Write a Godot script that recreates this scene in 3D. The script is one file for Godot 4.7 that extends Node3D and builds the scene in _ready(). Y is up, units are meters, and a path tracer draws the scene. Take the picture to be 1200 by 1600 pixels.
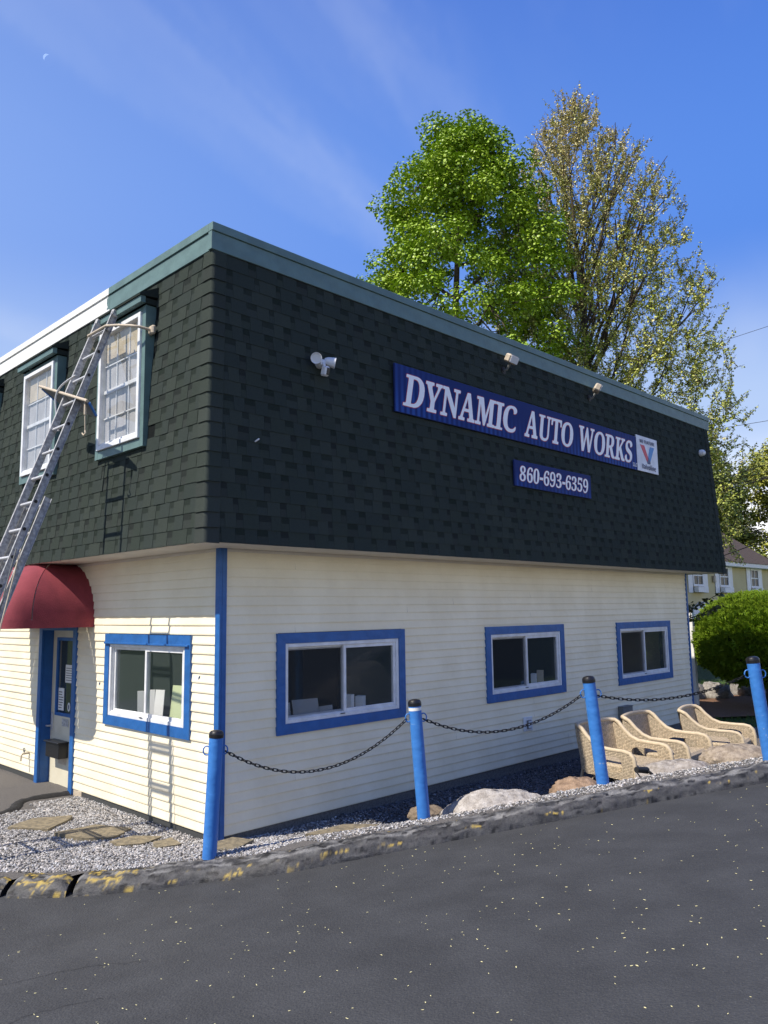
extends Node3D

# ---------------------------------------------------------------- mesh collector
class MB:
	var V := PackedVector3Array()
	var N := PackedVector3Array()
	var U := PackedVector2Array()
	var C := PackedColorArray()
	var T := Transform3D()
	var col := Color(1, 1, 1)
	func tri_n(a: Vector3, b: Vector3, c: Vector3, na: Vector3, nb: Vector3, nc: Vector3) -> void:
		# a, b, c anticlockwise seen from outside
		V.append(T * a); V.append(T * c); V.append(T * b)
		N.append((T.basis * na).normalized()); N.append((T.basis * nc).normalized()); N.append((T.basis * nb).normalized())
		for k in 3:
			C.append(col); U.append(Vector2.ZERO)
	func tri(a: Vector3, b: Vector3, c: Vector3) -> void:
		var n := (b - a).cross(c - a)
		if n.length_squared() < 1e-16:
			return
		n = n.normalized()
		tri_n(a, b, c, n, n, n)
	func quad(a: Vector3, b: Vector3, c: Vector3, d: Vector3) -> void:
		tri(a, b, c); tri(a, c, d)
	func quad_uv(a: Vector3, b: Vector3, c: Vector3, d: Vector3, u0 := Vector2(0, 1), u1 := Vector2(1, 0)) -> void:
		var k := U.size()
		quad(a, b, c, d)
		var ua := Vector2(u0.x, u0.y); var ub := Vector2(u1.x, u0.y); var uc := Vector2(u1.x, u1.y); var ud := Vector2(u0.x, u1.y)
		U[k] = ua; U[k + 1] = uc; U[k + 2] = ub; U[k + 3] = ua; U[k + 4] = ud; U[k + 5] = uc
	func box(p: Vector3, q: Vector3) -> void:
		var a := Vector3(minf(p.x, q.x), minf(p.y, q.y), minf(p.z, q.z))
		var b := Vector3(maxf(p.x, q.x), maxf(p.y, q.y), maxf(p.z, q.z))
		quad(Vector3(a.x, a.y, b.z), Vector3(b.x, a.y, b.z), Vector3(b.x, b.y, b.z), Vector3(a.x, b.y, b.z))
		quad(Vector3(b.x, a.y, a.z), Vector3(a.x, a.y, a.z), Vector3(a.x, b.y, a.z), Vector3(b.x, b.y, a.z))
		quad(Vector3(b.x, a.y, b.z), Vector3(b.x, a.y, a.z), Vector3(b.x, b.y, a.z), Vector3(b.x, b.y, b.z))
		quad(Vector3(a.x, a.y, a.z), Vector3(a.x, a.y, b.z), Vector3(a.x, b.y, b.z), Vector3(a.x, b.y, a.z))
		quad(Vector3(a.x, b.y, b.z), Vector3(b.x, b.y, b.z), Vector3(b.x, b.y, a.z), Vector3(a.x, b.y, a.z))
		quad(Vector3(a.x, a.y, a.z), Vector3(b.x, a.y, a.z), Vector3(b.x, a.y, b.z), Vector3(a.x, a.y, b.z))
	func bbox(p: Vector3, q: Vector3, e := 0.004) -> void:
		# box with chamfered edges
		var a := Vector3(minf(p.x, q.x), minf(p.y, q.y), minf(p.z, q.z))
		var b := Vector3(maxf(p.x, q.x), maxf(p.y, q.y), maxf(p.z, q.z))
		var m := (a + b) / 2; var h := (b - a) / 2
		e = minf(e, minf(h.x, minf(h.y, h.z)) * 0.6)
		var axes := [Vector3(1, 0, 0), Vector3(0, 1, 0), Vector3(0, 0, 1)]
		var pt := func(s: Vector3, ax: int) -> Vector3:
			var r := Vector3(s.x * (h.x - e), s.y * (h.y - e), s.z * (h.z - e))
			r[ax] = s[ax] * h[ax]
			return m + r
		for ax in 3:
			var u: int = (ax + 1) % 3; var v: int = (ax + 2) % 3
			for sg in [-1.0, 1.0]:
				var q4: Array[Vector3] = []
				for k in [[-1.0, -1.0], [1.0, -1.0], [1.0, 1.0], [-1.0, 1.0]]:
					var s := Vector3(); s[ax] = sg; s[u] = k[0]; s[v] = k[1]
					q4.append(pt.call(s, ax))
				if sg > 0: quad(q4[0], q4[1], q4[2], q4[3])
				else: quad(q4[3], q4[2], q4[1], q4[0])
			for su in [-1.0, 1.0]:
				for sv in [-1.0, 1.0]:
					var s0 := Vector3(); s0[ax] = -1.0; s0[u] = su; s0[v] = sv
					var s1 := s0; s1[ax] = 1.0
					var f := [pt.call(s0, u), pt.call(s1, u), pt.call(s1, v), pt.call(s0, v)]
					var nn: Vector3 = (f[1] - f[0]).cross(f[2] - f[0])
					if nn.dot((f[0] + f[2]) / 2 - m) > 0: quad(f[0], f[1], f[2], f[3])
					else: quad(f[3], f[2], f[1], f[0])
		for sx in [-1.0, 1.0]:
			for sy in [-1.0, 1.0]:
				for sz in [-1.0, 1.0]:
					var s := Vector3(sx, sy, sz)
					var A: Vector3 = pt.call(s, 0); var B: Vector3 = pt.call(s, 1); var D: Vector3 = pt.call(s, 2)
					if (B - A).cross(D - A).dot(s) > 0: tri(A, B, D)
					else: tri(A, D, B)
	func tube(P: Array, R: Array, sides := 8, caps := true, closed := false) -> void:
		var n := P.size()
		var rings := []
		var last := Vector3.ZERO
		for i in n:
			var d: Vector3
			if closed: d = P[(i + 1) % n] - P[(i - 1 + n) % n]
			else: d = P[mini(i + 1, n - 1)] - P[maxi(i - 1, 0)]
			d = d.normalized()
			var x := last - d * last.dot(d)
			if x.length() < 0.01:
				x = d.cross(Vector3.UP) if absf(d.y) < 0.9 else d.cross(Vector3.RIGHT)
			x = x.normalized(); last = x
			var y := d.cross(x)
			var ring := []
			for k in sides:
				var t := TAU * k / sides
				ring.append([x * cos(t) + y * sin(t)])
			rings.append(ring)
		var r_of := func(i: int) -> float: return R[i] if R.size() > 1 else R[0]
		for i in (n if closed else n - 1):
			var j := (i + 1) % n
			for k in sides:
				var l := (k + 1) % sides
				var n0: Vector3 = rings[i][k][0]; var n1: Vector3 = rings[i][l][0]; var n2: Vector3 = rings[j][l][0]; var n3: Vector3 = rings[j][k][0]
				var a: Vector3 = P[i] + n0 * r_of.call(i); var b: Vector3 = P[i] + n1 * r_of.call(i)
				var c: Vector3 = P[j] + n2 * r_of.call(j); var d2: Vector3 = P[j] + n3 * r_of.call(j)
				tri_n(a, b, c, n0, n1, n2); tri_n(a, c, d2, n0, n2, n3)
		if caps and not closed:
			for k in sides:
				var l := (k + 1) % sides
				tri(P[0], P[0] + rings[0][l][0] * r_of.call(0), P[0] + rings[0][k][0] * r_of.call(0))
				tri(P[n - 1], P[n - 1] + rings[n - 1][k][0] * r_of.call(n - 1), P[n - 1] + rings[n - 1][l][0] * r_of.call(n - 1))
	func lathe(prof: Array, sides := 24, smooth := true) -> void:
		# prof: Vector2(radius, y), from bottom to top
		for i in prof.size() - 1:
			var p: Vector2 = prof[i]; var q: Vector2 = prof[i + 1]
			var nn := Vector2(q.y - p.y, p.x - q.x).normalized()
			for k in sides:
				var t0 := TAU * k / sides; var t1 := TAU * (k + 1) / sides
				var c0 := Vector3(sin(t0), 0, cos(t0)); var c1 := Vector3(sin(t1), 0, cos(t1))
				var a := c0 * p.x + Vector3(0, p.y, 0); var b := c1 * p.x + Vector3(0, p.y, 0)
				var c := c1 * q.x + Vector3(0, q.y, 0); var d := c0 * q.x + Vector3(0, q.y, 0)
				var na := c0 * nn.x + Vector3(0, nn.y, 0); var nb := c1 * nn.x + Vector3(0, nn.y, 0)
				if p.x > 1e-6: tri_n(a, b, c, na, nb, nb)
				if q.x > 1e-6: tri_n(a, c, d, na, nb, na)
	func prism(P: Array, z0: float, z1: float) -> void:
		# polygon of Vector2 (anticlockwise in x, y), from z0 (back) to z1 (front)
		var pk := PackedVector2Array()
		for p in P: pk.append(p)
		var idx := Geometry2D.triangulate_polygon(pk)
		for i in range(0, idx.size(), 3):
			var a := pk[idx[i]]; var b := pk[idx[i + 1]]; var c := pk[idx[i + 2]]
			if (b - a).cross(c - a) < 0:
				var s := b; b = c; c = s
			tri(Vector3(a.x, a.y, z1), Vector3(b.x, b.y, z1), Vector3(c.x, c.y, z1))
			tri(Vector3(a.x, a.y, z0), Vector3(c.x, c.y, z0), Vector3(b.x, b.y, z0))
		for i in pk.size():
			var a := pk[i]; var b := pk[(i + 1) % pk.size()]
			quad(Vector3(a.x, a.y, z0), Vector3(b.x, b.y, z0), Vector3(b.x, b.y, z1), Vector3(a.x, a.y, z1))
	func surf(G: Array, flip := false, colors: Array = []) -> void:
		# smooth grid G[i][j] of points
		var ni := G.size(); var nj: int = G[0].size()
		var NN := []
		for i in ni:
			var row := []
			for j in nj:
				var du: Vector3 = G[mini(i + 1, ni - 1)][j] - G[maxi(i - 1, 0)][j]
				var dv: Vector3 = G[i][mini(j + 1, nj - 1)] - G[i][maxi(j - 1, 0)]
				var nrm := du.cross(dv).normalized()
				row.append(-nrm if flip else nrm)
			NN.append(row)
		for i in ni - 1:
			for j in nj - 1:
				var a: Vector3 = G[i][j]; var b: Vector3 = G[i + 1][j]; var c: Vector3 = G[i + 1][j + 1]; var d: Vector3 = G[i][j + 1]
				if colors.size():
					var k0 := C.size()
					if flip:
						tri_n(a, c, b, NN[i][j], NN[i + 1][j + 1], NN[i + 1][j]); tri_n(a, d, c, NN[i][j], NN[i][j + 1], NN[i + 1][j + 1])
					else:
						tri_n(a, b, c, NN[i][j], NN[i + 1][j], NN[i + 1][j + 1]); tri_n(a, c, d, NN[i][j], NN[i + 1][j + 1], NN[i][j + 1])
					var ca: Color = colors[i][j]; var cb: Color = colors[i + 1][j]; var cc: Color = colors[i + 1][j + 1]; var cd: Color = colors[i][j + 1]
					var seq := [ca, cb, cc, ca, cc, cd] if flip else [ca, cc, cb, ca, cd, cc]
					for q in 6: C[k0 + q] = seq[q]
				elif flip:
					tri_n(a, c, b, NN[i][j], NN[i + 1][j + 1], NN[i + 1][j]); tri_n(a, d, c, NN[i][j], NN[i][j + 1], NN[i + 1][j + 1])
				else:
					tri_n(a, b, c, NN[i][j], NN[i + 1][j], NN[i + 1][j + 1]); tri_n(a, c, d, NN[i][j], NN[i + 1][j + 1], NN[i][j + 1])
	func blob(center: Vector3, rad: Vector3, amp: float, freq: float, sd: int, nu := 20, nv := 12, flat := false) -> void:
		# an uneven stone or mass
		var fn := FastNoiseLite.new(); fn.seed = sd; fn.frequency = freq; fn.noise_type = FastNoiseLite.TYPE_SIMPLEX
		var G := []
		for i in nu + 1:
			var row := []
			for j in nv + 1:
				var t := TAU * (i % nu) / nu; var p := PI * j / nv
				var d := Vector3(sin(p) * cos(t), cos(p), sin(p) * sin(t))
				var k := 1.0 + amp * fn.get_noise_3dv(d * 10.0) + amp * 0.5 * fn.get_noise_3dv(d * 26.0)
				row.append(center + d * rad * k)
			G.append(row)
		if flat:
			for i in nu:
				for j in nv: quad(G[i][j], G[i + 1][j], G[i + 1][j + 1], G[i][j + 1])
		else: surf(G)
	func mesh(m: Material) -> ArrayMesh:
		var arr := []
		arr.resize(Mesh.ARRAY_MAX)
		arr[Mesh.ARRAY_VERTEX] = V; arr[Mesh.ARRAY_NORMAL] = N; arr[Mesh.ARRAY_TEX_UV] = U; arr[Mesh.ARRAY_COLOR] = C
		var am := ArrayMesh.new()
		am.add_surface_from_arrays(Mesh.PRIMITIVE_TRIANGLES, arr)
		am.surface_set_material(0, m)
		return am

# ---------------------------------------------------------------- helpers
var rng := RandomNumberGenerator.new()
var M := {}

func rf(a: float, b: float) -> float: return rng.randf_range(a, b)
func S(r: float, g: float, b: float) -> Color: return Color(r / 255.0, g / 255.0, b / 255.0)
func L(r: float, g: float, b: float) -> Color: return S(r, g, b).srgb_to_linear()

func obj(called: String, mb: MB, m: Material, parent: Node = null) -> MeshInstance3D:
	var o := MeshInstance3D.new(); o.name = called; o.mesh = mb.mesh(m)
	(parent if parent else self).add_child(o, true)
	return o
func inst(called: String, me: Mesh, at: Transform3D, parent: Node = null) -> MeshInstance3D:
	var o := MeshInstance3D.new(); o.name = called; o.mesh = me; o.transform = at
	(parent if parent else self).add_child(o, true)
	return o
func tag(o: Node, label: String, category: String, group := "", kind := "") -> Node:
	o.set_meta("label", label)
	if category: o.set_meta("category", category)
	if group: o.set_meta("group", group)
	if kind: o.set_meta("kind", kind)
	return o
func thing(called: String, label: String, category: String, at := Vector3.ZERO, turn := 0.0, group := "") -> Node3D:
	var o := Node3D.new(); o.name = called; add_child(o, true)
	o.position = at; o.rotation.y = turn
	tag(o, label, category, group)
	return o
func struct(o: Node) -> Node:
	o.set_meta("kind", "structure"); return o
func swarm(called: String, me: Mesh, X: Array, cols: Array, parent: Node = null) -> MultiMeshInstance3D:
	var mm := MultiMesh.new(); mm.transform_format = MultiMesh.TRANSFORM_3D
	mm.use_colors = cols.size() > 0
	mm.mesh = me; mm.instance_count = X.size()
	for i in X.size():
		mm.set_instance_transform(i, X[i])
		if cols.size(): mm.set_instance_color(i, cols[i])
	var o := MultiMeshInstance3D.new(); o.name = called; o.multimesh = mm
	(parent if parent else self).add_child(o, true)
	o.set_meta("kind", "stuff")
	return o

# a seamless picture of two noises between two colours, plus single-pixel grain
func picture(sd: int, freq: float, c0: Color, c1: Color, grain := 0.0, size := 256, fine := 0.0) -> ImageTexture:
	var f := FastNoiseLite.new(); f.seed = sd; f.frequency = freq; f.fractal_octaves = 4
	var g := FastNoiseLite.new(); g.seed = sd + 9; g.frequency = 0.16
	var a := f.get_seamless_image(size, size); var b := g.get_seamless_image(size, size)
	var r := RandomNumberGenerator.new(); r.seed = sd
	var im := Image.create(size, size, true, Image.FORMAT_RGB8)
	for y in size:
		for x in size:
			var k := clampf((a.get_pixel(x, y).r - 0.5) * 1.5 + 0.5 + fine * (b.get_pixel(x, y).r - 0.5), 0, 1)
			var c := c0.lerp(c1, k)
			var n := 1.0 + grain * (r.randf() - 0.5)
			im.set_pixel(x, y, Color(clampf(c.r * n, 0, 1), clampf(c.g * n, 0, 1), clampf(c.b * n, 0, 1)))
	im.generate_mipmaps()
	return ImageTexture.create_from_image(im)
func bumps(sd: int, freq: float, grain: float, strength: float, size := 256) -> ImageTexture:
	var f := FastNoiseLite.new(); f.seed = sd; f.frequency = freq; f.fractal_octaves = 3
	var a := f.get_seamless_image(size, size)
	a.convert(Image.FORMAT_RGBA8)
	var r := RandomNumberGenerator.new(); r.seed = sd
	for y in size:
		for x in size:
			var k := clampf(a.get_pixel(x, y).r * (1 - grain) + r.randf() * grain, 0, 1)
			a.set_pixel(x, y, Color(k, k, k))
	a.bump_map_to_normal_map(strength)
	return ImageTexture.create_from_image(a)
func mat(c: Color, rough := 0.6, metal := 0.0, tex: Texture2D = null, per_m := 1.0, nrm: Texture2D = null, nscale := 0.5, vc := false) -> StandardMaterial3D:
	var m := StandardMaterial3D.new()
	m.albedo_color = c; m.roughness = rough; m.metallic = metal
	if tex: m.albedo_texture = tex
	if nrm:
		m.normal_enabled = true; m.normal_texture = nrm; m.normal_scale = nscale
	if tex or nrm:
		m.uv1_triplanar = true; m.uv1_world_triplanar = true; m.uv1_scale = Vector3.ONE * per_m
	m.vertex_color_use_as_albedo = vc
	return m

func make_materials() -> void:
	var dirt := picture(3, 0.012, S(245, 243, 239), S(255, 255, 255), 0.015)
	var paint := picture(4, 0.02, S(232, 232, 232), S(255, 255, 255), 0.03)
	var grainy := picture(5, 0.05, S(190, 190, 190), S(255, 255, 255), 0.55, 256, 0.5)
	var fine_b := bumps(6, 0.2, 0.6, 6.0)
	var soft_b := bumps(7, 0.03, 0.05, 3.0)
	M.siding = mat(S(246, 236, 207), 0.55, 0, dirt, 0.35, soft_b, 0.25)
	M.blue = mat(S(36, 98, 166), 0.45, 0, paint, 0.8, soft_b, 0.3)
	M.post_blue = mat(Color(1, 1, 1), 0.4, 0, chips(), 1.1, soft_b, 0.5)
	M.white = mat(S(232, 234, 235), 0.4, 0, paint, 1.0)
	M.white_trim = mat(S(238, 238, 234), 0.5, 0, dirt, 0.6)
	M.green = mat(S(98, 125, 122), 0.5, 0, paint, 0.7, soft_b, 0.2)
	M.shingle = mat(Color(1, 1, 1), 0.95, 0, grainy, 7.0, fine_b, 0.6, true)
	M.shingle.metallic_specular = 0.12
	M.soffit = mat(S(226, 218, 204), 0.6, 0, dirt, 0.5)
	M.black_rubber = mat(S(24, 24, 26), 0.35, 0, null, 1, fine_b, 0.1)
	M.dark = mat(S(22, 22, 24), 0.6)
	M.chain = mat(S(30, 29, 30), 0.45, 0.5, grainy, 6.0)
	M.steel = mat(S(200, 200, 198), 0.5, 0.1, picture(8, 0.06, S(185, 185, 188), S(255, 255, 255), 0.08), 1.2, bumps(9, 0.1, 0.3, 2.0), 0.2)
	M.steel_bright = mat(S(212, 212, 212), 0.45, 0.3, paint, 2.0)
	M.putty = mat(S(196, 182, 160), 0.6, 0, paint, 3.0)
	M.awning = mat(S(138, 56, 66), 0.85, 0, picture(10, 0.02, S(225, 220, 222), S(255, 255, 255), 0.1), 0.8, bumps(11, 0.25, 0.4, 3.0), 0.3)
	M.awning.backlight = Color(0.12, 0.03, 0.03)
	M.door = mat(S(214, 208, 186), 0.5, 0, dirt, 0.8)
	M.concrete = mat(S(128, 126, 122), 0.9, 0, grainy, 2.0, fine_b, 0.5)
	M.conduit = mat(S(122, 124, 122), 0.6, 0, paint, 2.0)
	M.inside = mat(S(62, 64, 64), 0.8, 0, dirt, 0.5)
	M.inside_floor = mat(S(70, 66, 60), 0.7, 0, grainy, 1.0)
	M.cloth = mat(S(176, 176, 178), 0.9, 0, paint, 0.6)
	M.shade = mat(S(196, 184, 160), 0.9, 0, paint, 0.6)
	M.paper = mat(S(225, 226, 222), 0.8)
	M.paper_green = mat(S(196, 208, 160), 0.8)
	M.paper_blue = mat(S(120, 150, 180), 0.8)
	var gl := StandardMaterial3D.new()
	gl.albedo_color = Color(0.55, 0.62, 0.62, 0.12); gl.roughness = 0.02; gl.metallic_specular = 1.0
	gl.transparency = BaseMaterial3D.TRANSPARENCY_ALPHA
	M.glass = gl
	var sc := StandardMaterial3D.new()      # insect screen
	sc.albedo_color = Color(0.12, 0.12, 0.13, 0.38); sc.roughness = 0.9; sc.transparency = BaseMaterial3D.TRANSPARENCY_ALPHA
	M.screen = sc
	M.asphalt = mat(Color(1, 1, 1), 0.78, 0, asphalt_picture(), 0.27, bumps(13, 0.35, 0.9, 3.0, 512), 0.3)
	M.asphalt.uv1_scale = Vector3.ONE * 0.27
	M.walk = mat(S(46, 45, 45), 0.9, 0, grainy, 1.3, fine_b, 0.8)
	M.kerb = mat(Color(1, 1, 1), 0.62, 0, grainy, 2.6, bumps(14, 0.05, 0.35, 6.0), 0.7, true)
	M.bed = mat(S(120, 116, 112), 0.95, 0, grainy, 3.0, fine_b, 1.0)
	M.stone = mat(Color(1, 1, 1), 0.9, 0, null, 1, null, 0, true)
	M.rock = mat(Color(1, 1, 1), 0.85, 0, picture(15, 0.03, S(170, 165, 160), S(255, 255, 255), 0.35, 256, 0.6), 1.4, bumps(16, 0.05, 0.3, 8.0), 0.8, true)
	M.flag = mat(S(140, 130, 108), 0.85, 0, picture(17, 0.03, S(190, 190, 190), S(255, 250, 240), 0.2, 256, 0.4), 1.5, bumps(18, 0.04, 0.2, 5.0), 0.6)
	M.wicker = mat(Color(1, 1, 1), 0.7, 0, weave(false), 7.0, weave(true), 1.4)
	M.wicker.uv1_world_triplanar = false
	M.wicker_rim = mat(S(204, 186, 156), 0.65, 0, paint, 3.0, fine_b, 0.4)
	M.bark = mat(S(92, 80, 68), 0.95, 0, grainy, 1.5, bumps(19, 0.06, 0.2, 8.0), 1.0)
	M.leaf = mat(Color(1, 1, 1), 0.5, 0, null, 1, null, 0, true)
	M.leaf.backlight = Color(0.95, 1.0, 0.4)
	M.yew = mat(Color(1, 1, 1), 0.6, 0, null, 1, null, 0, true)
	M.yew.backlight = Color(0.4, 0.45, 0.2)
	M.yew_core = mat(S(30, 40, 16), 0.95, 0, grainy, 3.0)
	M.grass = mat(S(70, 96, 40), 0.95, 0, picture(20, 0.04, S(170, 180, 150), S(255, 255, 255), 0.5, 256, 0.5), 0.5, fine_b, 1.0)
	M.mulch = mat(S(150, 112, 84), 0.95, 0, grainy, 2.0, fine_b, 1.0)
	M.house = mat(S(208, 194, 144), 0.7, 0, dirt, 0.2)
	M.house_roof = mat(S(92, 78, 70), 0.95, 0, grainy, 1.2, fine_b, 0.6)
	M.cable = mat(S(26, 26, 28), 0.6)
	M.seed = mat(S(222, 214, 160), 0.7)
	M.blue_tape = mat(S(40, 110, 190), 0.7)
	M.grey_board = mat(S(120, 120, 118), 0.8, 0, paint, 2.0)
	M.red_letter = mat(S(196, 60, 74), 0.5)
	M.letter = mat(S(252, 252, 252), 0.6)
	M.navy = mat(S(32, 48, 92), 0.5)
	M.emblem_red = mat(S(206, 40, 72), 0.45)
	M.emblem_blue = mat(S(34, 130, 196), 0.45)
	M.emblem_dark = mat(S(22, 52, 110), 0.45)
	M.sign_white = mat(S(226, 230, 238), 0.4, 0, paint, 0.7)
	M.sign_back = mat(S(24, 44, 104), 0.6)

func chips() -> ImageTexture:
	# blue paint with small scuffs down to grey primer and a little rust
	var f := FastNoiseLite.new(); f.seed = 35; f.frequency = 0.035; f.fractal_octaves = 4
	var a := f.get_seamless_image(512, 512)
	var g := FastNoiseLite.new(); g.seed = 36; g.frequency = 0.008
	var b := g.get_seamless_image(512, 512)
	var im := Image.create(512, 512, false, Image.FORMAT_RGB8)
	for y in 512:
		for x in 512:
			var c := S(52, 114, 188).lerp(S(64, 128, 200), b.get_pixel(x, y).r)
			var k := a.get_pixel(x, y).r * 0.8 + b.get_pixel(x, y).r * 0.35
			if k > 0.93: c = c.lerp(S(170, 178, 188), smoothstep(0.93, 0.96, k) * 0.8)
			elif k < 0.24: c = c.lerp(S(34, 76, 130), smoothstep(0.24, 0.18, k) * 0.7)
			im.set_pixel(x, y, c)
	return ImageTexture.create_from_image(im)

func asphalt_picture() -> ImageTexture:
	var f := FastNoiseLite.new(); f.seed = 31; f.frequency = 0.006; f.fractal_octaves = 5
	var a := f.get_seamless_image(1024, 1024)
	var g := FastNoiseLite.new(); g.seed = 32; g.frequency = 0.045; g.fractal_octaves = 3
	var b := g.get_seamless_image(1024, 1024)
	var r := RandomNumberGenerator.new(); r.seed = 33
	var im := Image.create(1024, 1024, false, Image.FORMAT_RGB8)
	for y in 1024:
		for x in 1024:
			var k := 0.5 + (a.get_pixel(x, y).r - 0.5) * 1.3 + (b.get_pixel(x, y).r - 0.5) * 0.35
			var v := lerpf(49, 60, clampf(k, 0, 1)) + r.randf_range(-8, 8)
			if r.randf() < 0.012: v += r.randf_range(12, 40)
			im.set_pixel(x, y, Color8(int(v), int(v * 1.02), int(v * 1.04)))
	return ImageTexture.create_from_image(im)

func weave(normal: bool) -> ImageTexture:
	# basket weave: strands over and under upright canes, eight by eight to a tile
	var im := Image.create(128, 128, false, Image.FORMAT_RGBA8)
	var r := RandomNumberGenerator.new(); r.seed = 40
	var tone := []
	for k in 64: tone.append(r.randf_range(0.78, 1.0))
	for y in 128:
		for x in 128:
			var cx := x / 16; var cy := y / 16
			var fx := (x % 16) / 16.0; var fy := (y % 16) / 16.0
			var h: float
			if (cx + cy) % 2 == 0: h = sin(fy * PI) * (0.55 + 0.45 * sin(fx * PI))
			else: h = sin(fx * PI) * (0.45 + 0.4 * sin(fy * PI)) * 0.9
			if normal: im.set_pixel(x, y, Color(h, h, h))
			else:
				var t: float = tone[cx + 8 * cy] * (0.9 + 0.1 * r.randf())
				var gap := smoothstep(0.05, 0.28, h)
				var c := S(116, 98, 74).lerp(S(228, 208, 176), gap)
				im.set_pixel(x, y, Color(c.r * t, c.g * t, c.b * t))
	if normal: im.bump_map_to_normal_map(6.0)
	return ImageTexture.create_from_image(im)

# ---------------------------------------------------------------- sky
func make_sky() -> PanoramaSkyMaterial:
	var w := 1024; var h := 512
	var im := Image.create(w, h, false, Image.FORMAT_RGBF)
	var f := FastNoiseLite.new(); f.seed = 51; f.frequency = 0.9; f.fractal_octaves = 5; f.domain_warp_enabled = true; f.domain_warp_amplitude = 0.5; f.domain_warp_frequency = 0.6
	var f2 := FastNoiseLite.new(); f2.seed = 52; f2.frequency = 0.5; f2.fractal_octaves = 3
	var top := L(52, 98, 196); var mid := L(84, 136, 226); var low := L(176, 200, 240); var hor := Color(1.5, 1.46, 1.38)
	for y in h:
		var el := (0.5 - (y + 0.5) / h) * PI
		for x in w:
			var az := ((x + 0.5) / w - 0.5) * TAU
			var d := Vector3(sin(az) * cos(el), sin(el), -cos(az) * cos(el))
			var e := rad_to_deg(maxf(el, 0.0))
			# paler towards the east (+x), where thin high cloud lies
			var pale := clampf(0.5 + 0.5 * (d.x * 0.75 + d.z * 0.66), 0, 1)
			var c: Color
			if e > 25: c = mid.lerp(top, smoothstep(25, 52, e))
			elif e > 13: c = low.lerp(mid, smoothstep(13, 25, e))
			else: c = hor.lerp(low, smoothstep(2, 13, e))
			c = c.lerp(low, clampf(0.95 * pow(pale, 2.4), 0, 1) * smoothstep(82, 22, e))
			# cirrus streaks on a high sheet
			var dy := maxf(d.y, 0.06)
			var p := Vector2(d.x / dy, d.z / dy)
			var along := p.dot(Vector2(0.95, -0.3)); var across := p.dot(Vector2(0.3, 0.95))
			var n := f.get_noise_2d(along * 0.35, across * 1.5) * 0.5 + 0.5
			var m := f2.get_noise_2d(p.x + 3.0, p.y) * 0.5 + 0.5
			var cl := smoothstep(0.5, 0.95, n) * smoothstep(0.3, 0.8, m + 0.25 * pale)
			cl = clampf(cl * 0.24, 0, 0.5) * smoothstep(0.02, 0.25, d.y)
			c = c.lerp(L(222, 230, 246), cl)
			if el < 0: c = hor.lerp(L(120, 120, 112), smoothstep(0.0, -0.12, el))
			im.set_pixel(x, y, c)
	var s := PanoramaSkyMaterial.new()
	s.panorama = ImageTexture.create_from_image(im)
	s.energy_multiplier = SKY_ENERGY
	return s

const SKY_ENERGY := 0.84
const SUN_ENERGY := 1.55
const EXPOSURE := 1.3

func _ready() -> void:
	rng.seed = 7
	var cam := Camera3D.new(); cam.name = "camera"; add_child(cam)
	cam.transform = Transform3D(Basis(Vector3(0.705654, -0.013821, 0.708422), Vector3(-0.079409, 0.991968, 0.098452), Vector3(-0.704093, -0.125727, 0.698889)), Vector3(-4.526, 2.185, 6.855)).orthonormalized()
	cam.fov = 66.261; cam.near = 0.05; cam.far = 3000; cam.current = true
	var we := WorldEnvironment.new(); we.name = "world"; var env := Environment.new(); we.environment = env; add_child(we)
	env.background_mode = Environment.BG_SKY
	var sky := Sky.new(); sky.sky_material = make_sky(); env.sky = sky
	env.ambient_light_source = Environment.AMBIENT_SOURCE_SKY
	env.tonemap_mode = Environment.TONE_MAPPER_LINEAR; env.tonemap_exposure = EXPOSURE
	env.sdfgi_enabled = true; env.ssao_enabled = true; env.ssil_enabled = true
	var sun := DirectionalLight3D.new(); sun.name = "sun"; add_child(sun)
	sun.look_at_from_position(Vector3.ZERO, Vector3(1, -1.3, 0.2), Vector3.UP)
	sun.light_energy = SUN_ENERGY; sun.light_color = Color(1.0, 0.965, 0.91); sun.light_angular_distance = 0.5; sun.shadow_enabled = true
	make_materials()
	make_ground()
	make_building()
	make_house()
	make_trees()
	make_bushes()
	make_awning()
	make_signs()
	make_bollards()
	make_chairs()
	make_ladder()
	make_rocks()
	make_wall_things()
	make_wires()
	make_moon()
	make_gravel()

# ---------------------------------------------------------------- ground, road, kerb, planting bed
var kerb_pts: Array[Vector2] = []
var BX0 := -4.3; var BZ0 := -6.2; var BS := 0.12; var BNX := 144; var BNZ := 104
var bed_h := PackedFloat32Array()
var bed_d := PackedFloat32Array()

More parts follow.
